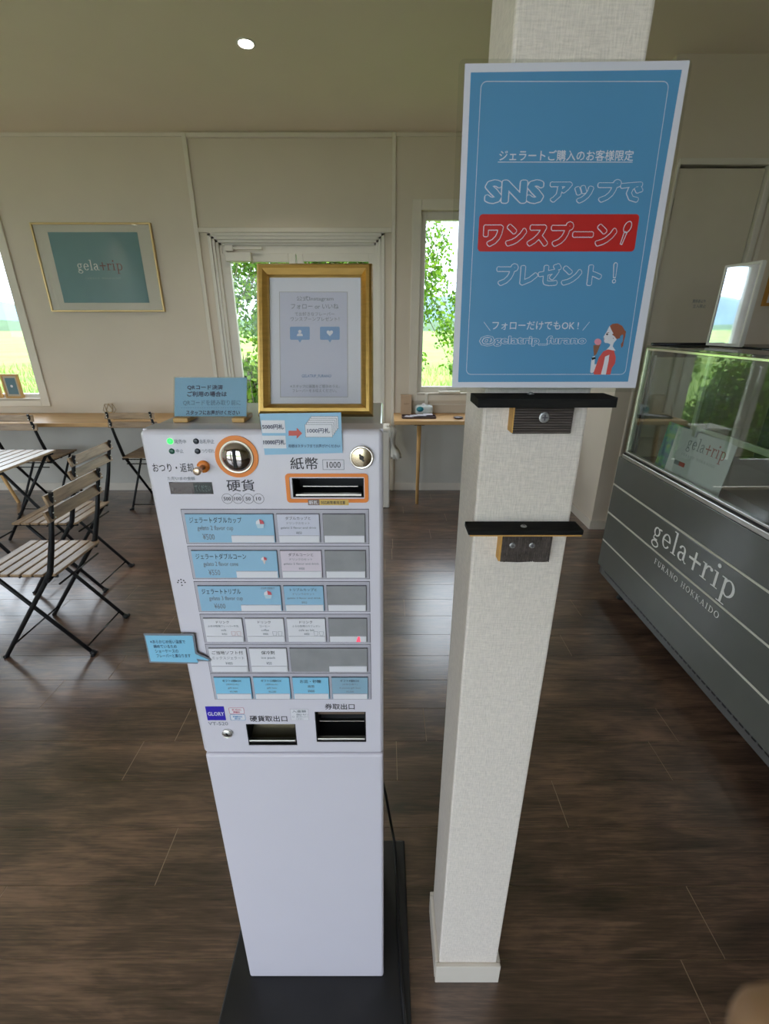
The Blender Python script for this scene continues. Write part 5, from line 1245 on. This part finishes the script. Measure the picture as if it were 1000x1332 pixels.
# grass blades near the building
m = MB(); BLD = mat('grass_blades', (.17, .33, .035), .8, noise=.25, nscale=3)
rg = random.Random(3); vs = []; fs = []
for i in range(16000):
    y = 4.8 + 16 * rg.random() ** 1.6; x = rg.uniform(-1.05, .45) * y
    h = rg.uniform(.10, .32); a = rg.uniform(0, math.pi); w = rg.uniform(.006, .014); dx, dy = rg.uniform(-.1, .1), rg.uniform(-.1, .1); n0 = len(vs)
    vs += [(x - w * math.cos(a), y - w * math.sin(a), -.16), (x + w * math.cos(a), y + w * math.sin(a), -.16), (x + dx, y + dy, -.16 + h)]; fs.append((n0, n0 + 1, n0 + 2))
m._add(vs, fs, BLD); o = m.build('grass_blades'); tag(o, 'long green grass growing outside below the windows', 'grass', kind='stuff')
def hill(name, y, prof, col, label):
    m = MB(); vs = []; n = len(prof)
    for x, z in prof: vs += [(x, y, -.5), (x, y + 10, z), (x, y + 40, -.5)]
    m._add(vs, [f for i in range(n - 1) for f in ((3 * i, 3 * i + 3, 3 * i + 4, 3 * i + 1), (3 * i + 1, 3 * i + 4, 3 * i + 5, 3 * i + 2))], col, None, True)
    o = m.build(name); tag(o, label, 'hills', kind='structure')
hx = [-400 + 20 * i for i in range(41)]
hill('hills', 250, [(x, 10 + 5 * math.sin(x * .02) + 3 * math.sin(x * .05 + 1)) for x in hx], mat('hill_haze_blue', (.16, .24, .27), .95, noise=.1, nscale=.05), 'hazy blue hills along the horizon')  # distance haze is put into the bluish base colour
hill('tree_line', 120, [(x, 1.2 + .8 * math.sin(x * .11) + .5 * math.sin(x * .31 + 1)) for x in hx], mat('treeline_green', (.06, .12, .05), .95, noise=.2, nscale=.2), 'low line of far trees beyond the field')

LEAF = []
for i, c in enumerate(((.05, .13, .012), (.12, .27, .02), (.25, .42, .04))):
    m_ = bpy.data.materials.new('leaf_%d' % i); m_.use_nodes = True; nt = m_.node_tree; b = nt.nodes['Principled BSDF']
    b.inputs['Base Color'].default_value = (*c, 1); b.inputs['Roughness'].default_value = .6
    tr_ = nt.nodes.new('ShaderNodeBsdfTranslucent'); tr_.inputs[0].default_value = (c[0] * 1.4, c[1] * 1.4, c[2], 1)
    mx = nt.nodes.new('ShaderNodeMixShader'); mx.inputs[0].default_value = .35
    nt.links.new(b.outputs[0], mx.inputs[1]); nt.links.new(tr_.outputs[0], mx.inputs[2]); nt.links.new(mx.outputs[0], nt.nodes['Material Output'].inputs[0]); LEAF.append(m_)
BARK = mat('bark', (.20, .16, .12), .9, noise=.3, nscale=12, bump=.5, bscale=30)
def tree(name, x, y, h, label, strands, leaf=.045, spread=2.2, seed=1, low=.9, rz=0, droop=1.4, nleaf=26):
    rg = random.Random(seed)
    t_ = thing(name, (x, y, -.16), label, 'tree')
    m = MB(); m.tube([(x, y, -.17), (x + .05, y, h * .3), (x - .05, y + .05, h * .6), (x, y, h)], [.028 * h, .022 * h, .014 * h, .004 * h], BARK, 10); m.build('trunk', parent=t_)
    br = MB(); vs = []; fs = [[], [], []]
    for i in range(strands):
        a = rg.uniform(0, 2 * math.pi); z0 = rg.uniform(h * .35, h * .98); r = spread * rg.uniform(.25, 1) * (1.15 - .7 * abs(z0 / h - .55))
        A = Vector((x, y, z0 * .85)); B = Vector((x + r * .6 * math.cos(a), y + r * .6 * math.sin(a), z0 + .25)); C_ = Vector((x + r * math.cos(a), y + r * math.sin(a), max(z0 - droop * rg.random(), low)))
        D_ = C_ + Vector((.12 * math.cos(a), .12 * math.sin(a), -rg.uniform(.2, .5)))
        if D_.z < low: D_.z = low
        br.tube([A, B, C_, D_], [.002 + .0036 * h, .010 * min(1, h / 3), .004, .002], BARK, 4, caps=False)
        for k_ in range(nleaf):
            u = .35 + .65 * rg.random(); seg = [(A, B), (B, C_), (C_, D_)][min(int(u * 3), 2)]; f = u * 3 - int(u * 3)
            p_ = seg[0].lerp(seg[1], f) + Vector((rg.gauss(0, .05), rg.gauss(0, .05), rg.gauss(-.05, .06)))
            d = Vector((rg.uniform(-1, 1), rg.uniform(-1, 1), rg.uniform(-1.2, .2))).normalized(); e = d.cross(Vector((rg.uniform(-1, 1), rg.uniform(-1, 1), rg.uniform(-1, 1)))).normalized() * leaf * .42
            d *= leaf * rg.uniform(.7, 1.3); n0 = len(vs); vs += [p_, p_ + d * .5 + e, p_ + d, p_ + d * .5 - e]; fs[rg.choice((0, 1, 1, 2))].append((n0, n0 + 1, n0 + 2, n0 + 3))
    o = br.build('branches', parent=t_); o['kind'] = 'stuff'
    lm = MB()
    V = [lm.bm.verts.new(v) for v in vs]
    for k_ in range(3):
        ix = lm.mi(LEAF[k_])
        for f in fs[k_]: q = lm.bm.faces.new([V[i] for i in f]); q.material_index = ix
    me = bpy.data.meshes.new('foliage'); lm.bm.to_mesh(me); lm.bm.free()
    for mm in lm.mats: me.materials.append(mm)
    me.transform(W(t_).inverted()); o = bpy.data.objects.new('foliage', me); COL.objects.link(o); o.parent = t_; o['kind'] = 'stuff'
    return t_
tree('birch_tree', -1.0, 8.6, 5.2, 'drooping leafy birch close outside the entrance door', 640, seed=4, spread=2.05, low=.8, nleaf=95, leaf=.066)
tree('birch_tree', -8.6, 1.6, 4.6, 'leafy tree outside the left side windows, beyond the photo frame', 300, seed=9, spread=1.6, low=.3, nleaf=60, leaf=.08)
tree('shrub', -1.75, 5.9, 1.0, 'low leafy shrub in the grass outside the left leaf of the entrance door', 130, seed=12, spread=.5, low=-.1, droop=.4, nleaf=60, leaf=.07)
tree('shrub', -.40, 5.9, 1.25, 'taller leafy shrub outside the right leaf of the entrance door', 150, seed=15, spread=.45, low=-.1, droop=.4, nleaf=60, leaf=.07)
# white bundle with grey strip out on the field
wb_ = thing('field_bundle', (-27.5, 34, -.16), 'small white bundle at the end of a grey strip lying on the green field', 'bundle')
m = MB(); m.lathe([(0, 0), (.28, .02), (.34, .2), (.25, .4), (0, .48)], WHITEP, 16, Matrix.Translation((-27.2, 34, -.16))); m.build('white_cover', parent=wb_)
m = MB(); m.tube([(-27.4, 34, .0), (-33, 34.2, .0)], .09, mat('strip_grey', (.2, .2, .2), .8, noise=.1), 8); m.build('grey_strip', parent=wb_)

# ------------------------------------------------------------------ the photographer's hand at the lower right corner
def skin_obj(name, V, E, R, m_):
    me = bpy.data.meshes.new(name); me.from_pydata(V, E, []); o = bpy.data.objects.new(name, me); COL.objects.link(o)
    o.modifiers.new('s', 'SKIN'); me.skin_vertices or None
    for i, r in enumerate(R): me.skin_vertices[0].data[i].radius = (r, r)
    me.skin_vertices[0].data[0].use_root = True
    sb = o.modifiers.new('u', 'SUBSURF'); sb.levels = 2; sb.render_levels = 2
    dg = bpy.context.evaluated_depsgraph_get(); nm = bpy.data.meshes.new_from_object(o.evaluated_get(dg)); o.modifiers.clear()
    for q in nm.polygons: q.use_smooth = True
    nm.materials.clear(); nm.materials.append(m_); o.data = nm; return o
K = Vector((0, 0, 1.55))
tip = K + Vector((.0385, .0255, -.0690))
hv = [K + Vector((.20, -.16, -.26)), K + Vector((.165, -.10, -.19)), K + Vector((.140, -.065, -.155))]
hr = [.032, .026, .030]
he = [(0, 1), (1, 2)]
def finger(root, pts, r0):
    global hv, hr, he
    prev = root
    for i, q in enumerate(pts): hv.append(q); hr.append(r0 * (1 - .09 * i)); he.append((prev, len(hv) - 1)); prev = len(hv) - 1
finger(2, [K + Vector((.118, -.035, -.125)), K + Vector((.095, -.004, -.105)), K + Vector((.068, .012, -.088)), tip], .0092)
for j in (1, 2, 3):
    o_ = Vector((.004 * j, -.018 * j, -.018 * j))
    finger(2, [K + Vector((.118, -.040, -.138)) + o_, K + Vector((.090, -.016, -.132)) + o_, K + Vector((.078, -.014, -.155)) + o_, K + Vector((.092, -.022, -.172)) + o_], .0088)
finger(1, [K + Vector((.135, -.085, -.12)), K + Vector((.105, -.07, -.085)), K + Vector((.08, -.06, -.07))], .0105)
try:
    hand = skin_obj('hand', hv, he, hr, SKIN)
    tag(hand, "blurred fingertip of the photographer's hand at the lower right corner", 'hand')
except Exception as ex:
    print('hand failed', ex)
print('planks', cnt, 'objects', len(bpy.data.objects))
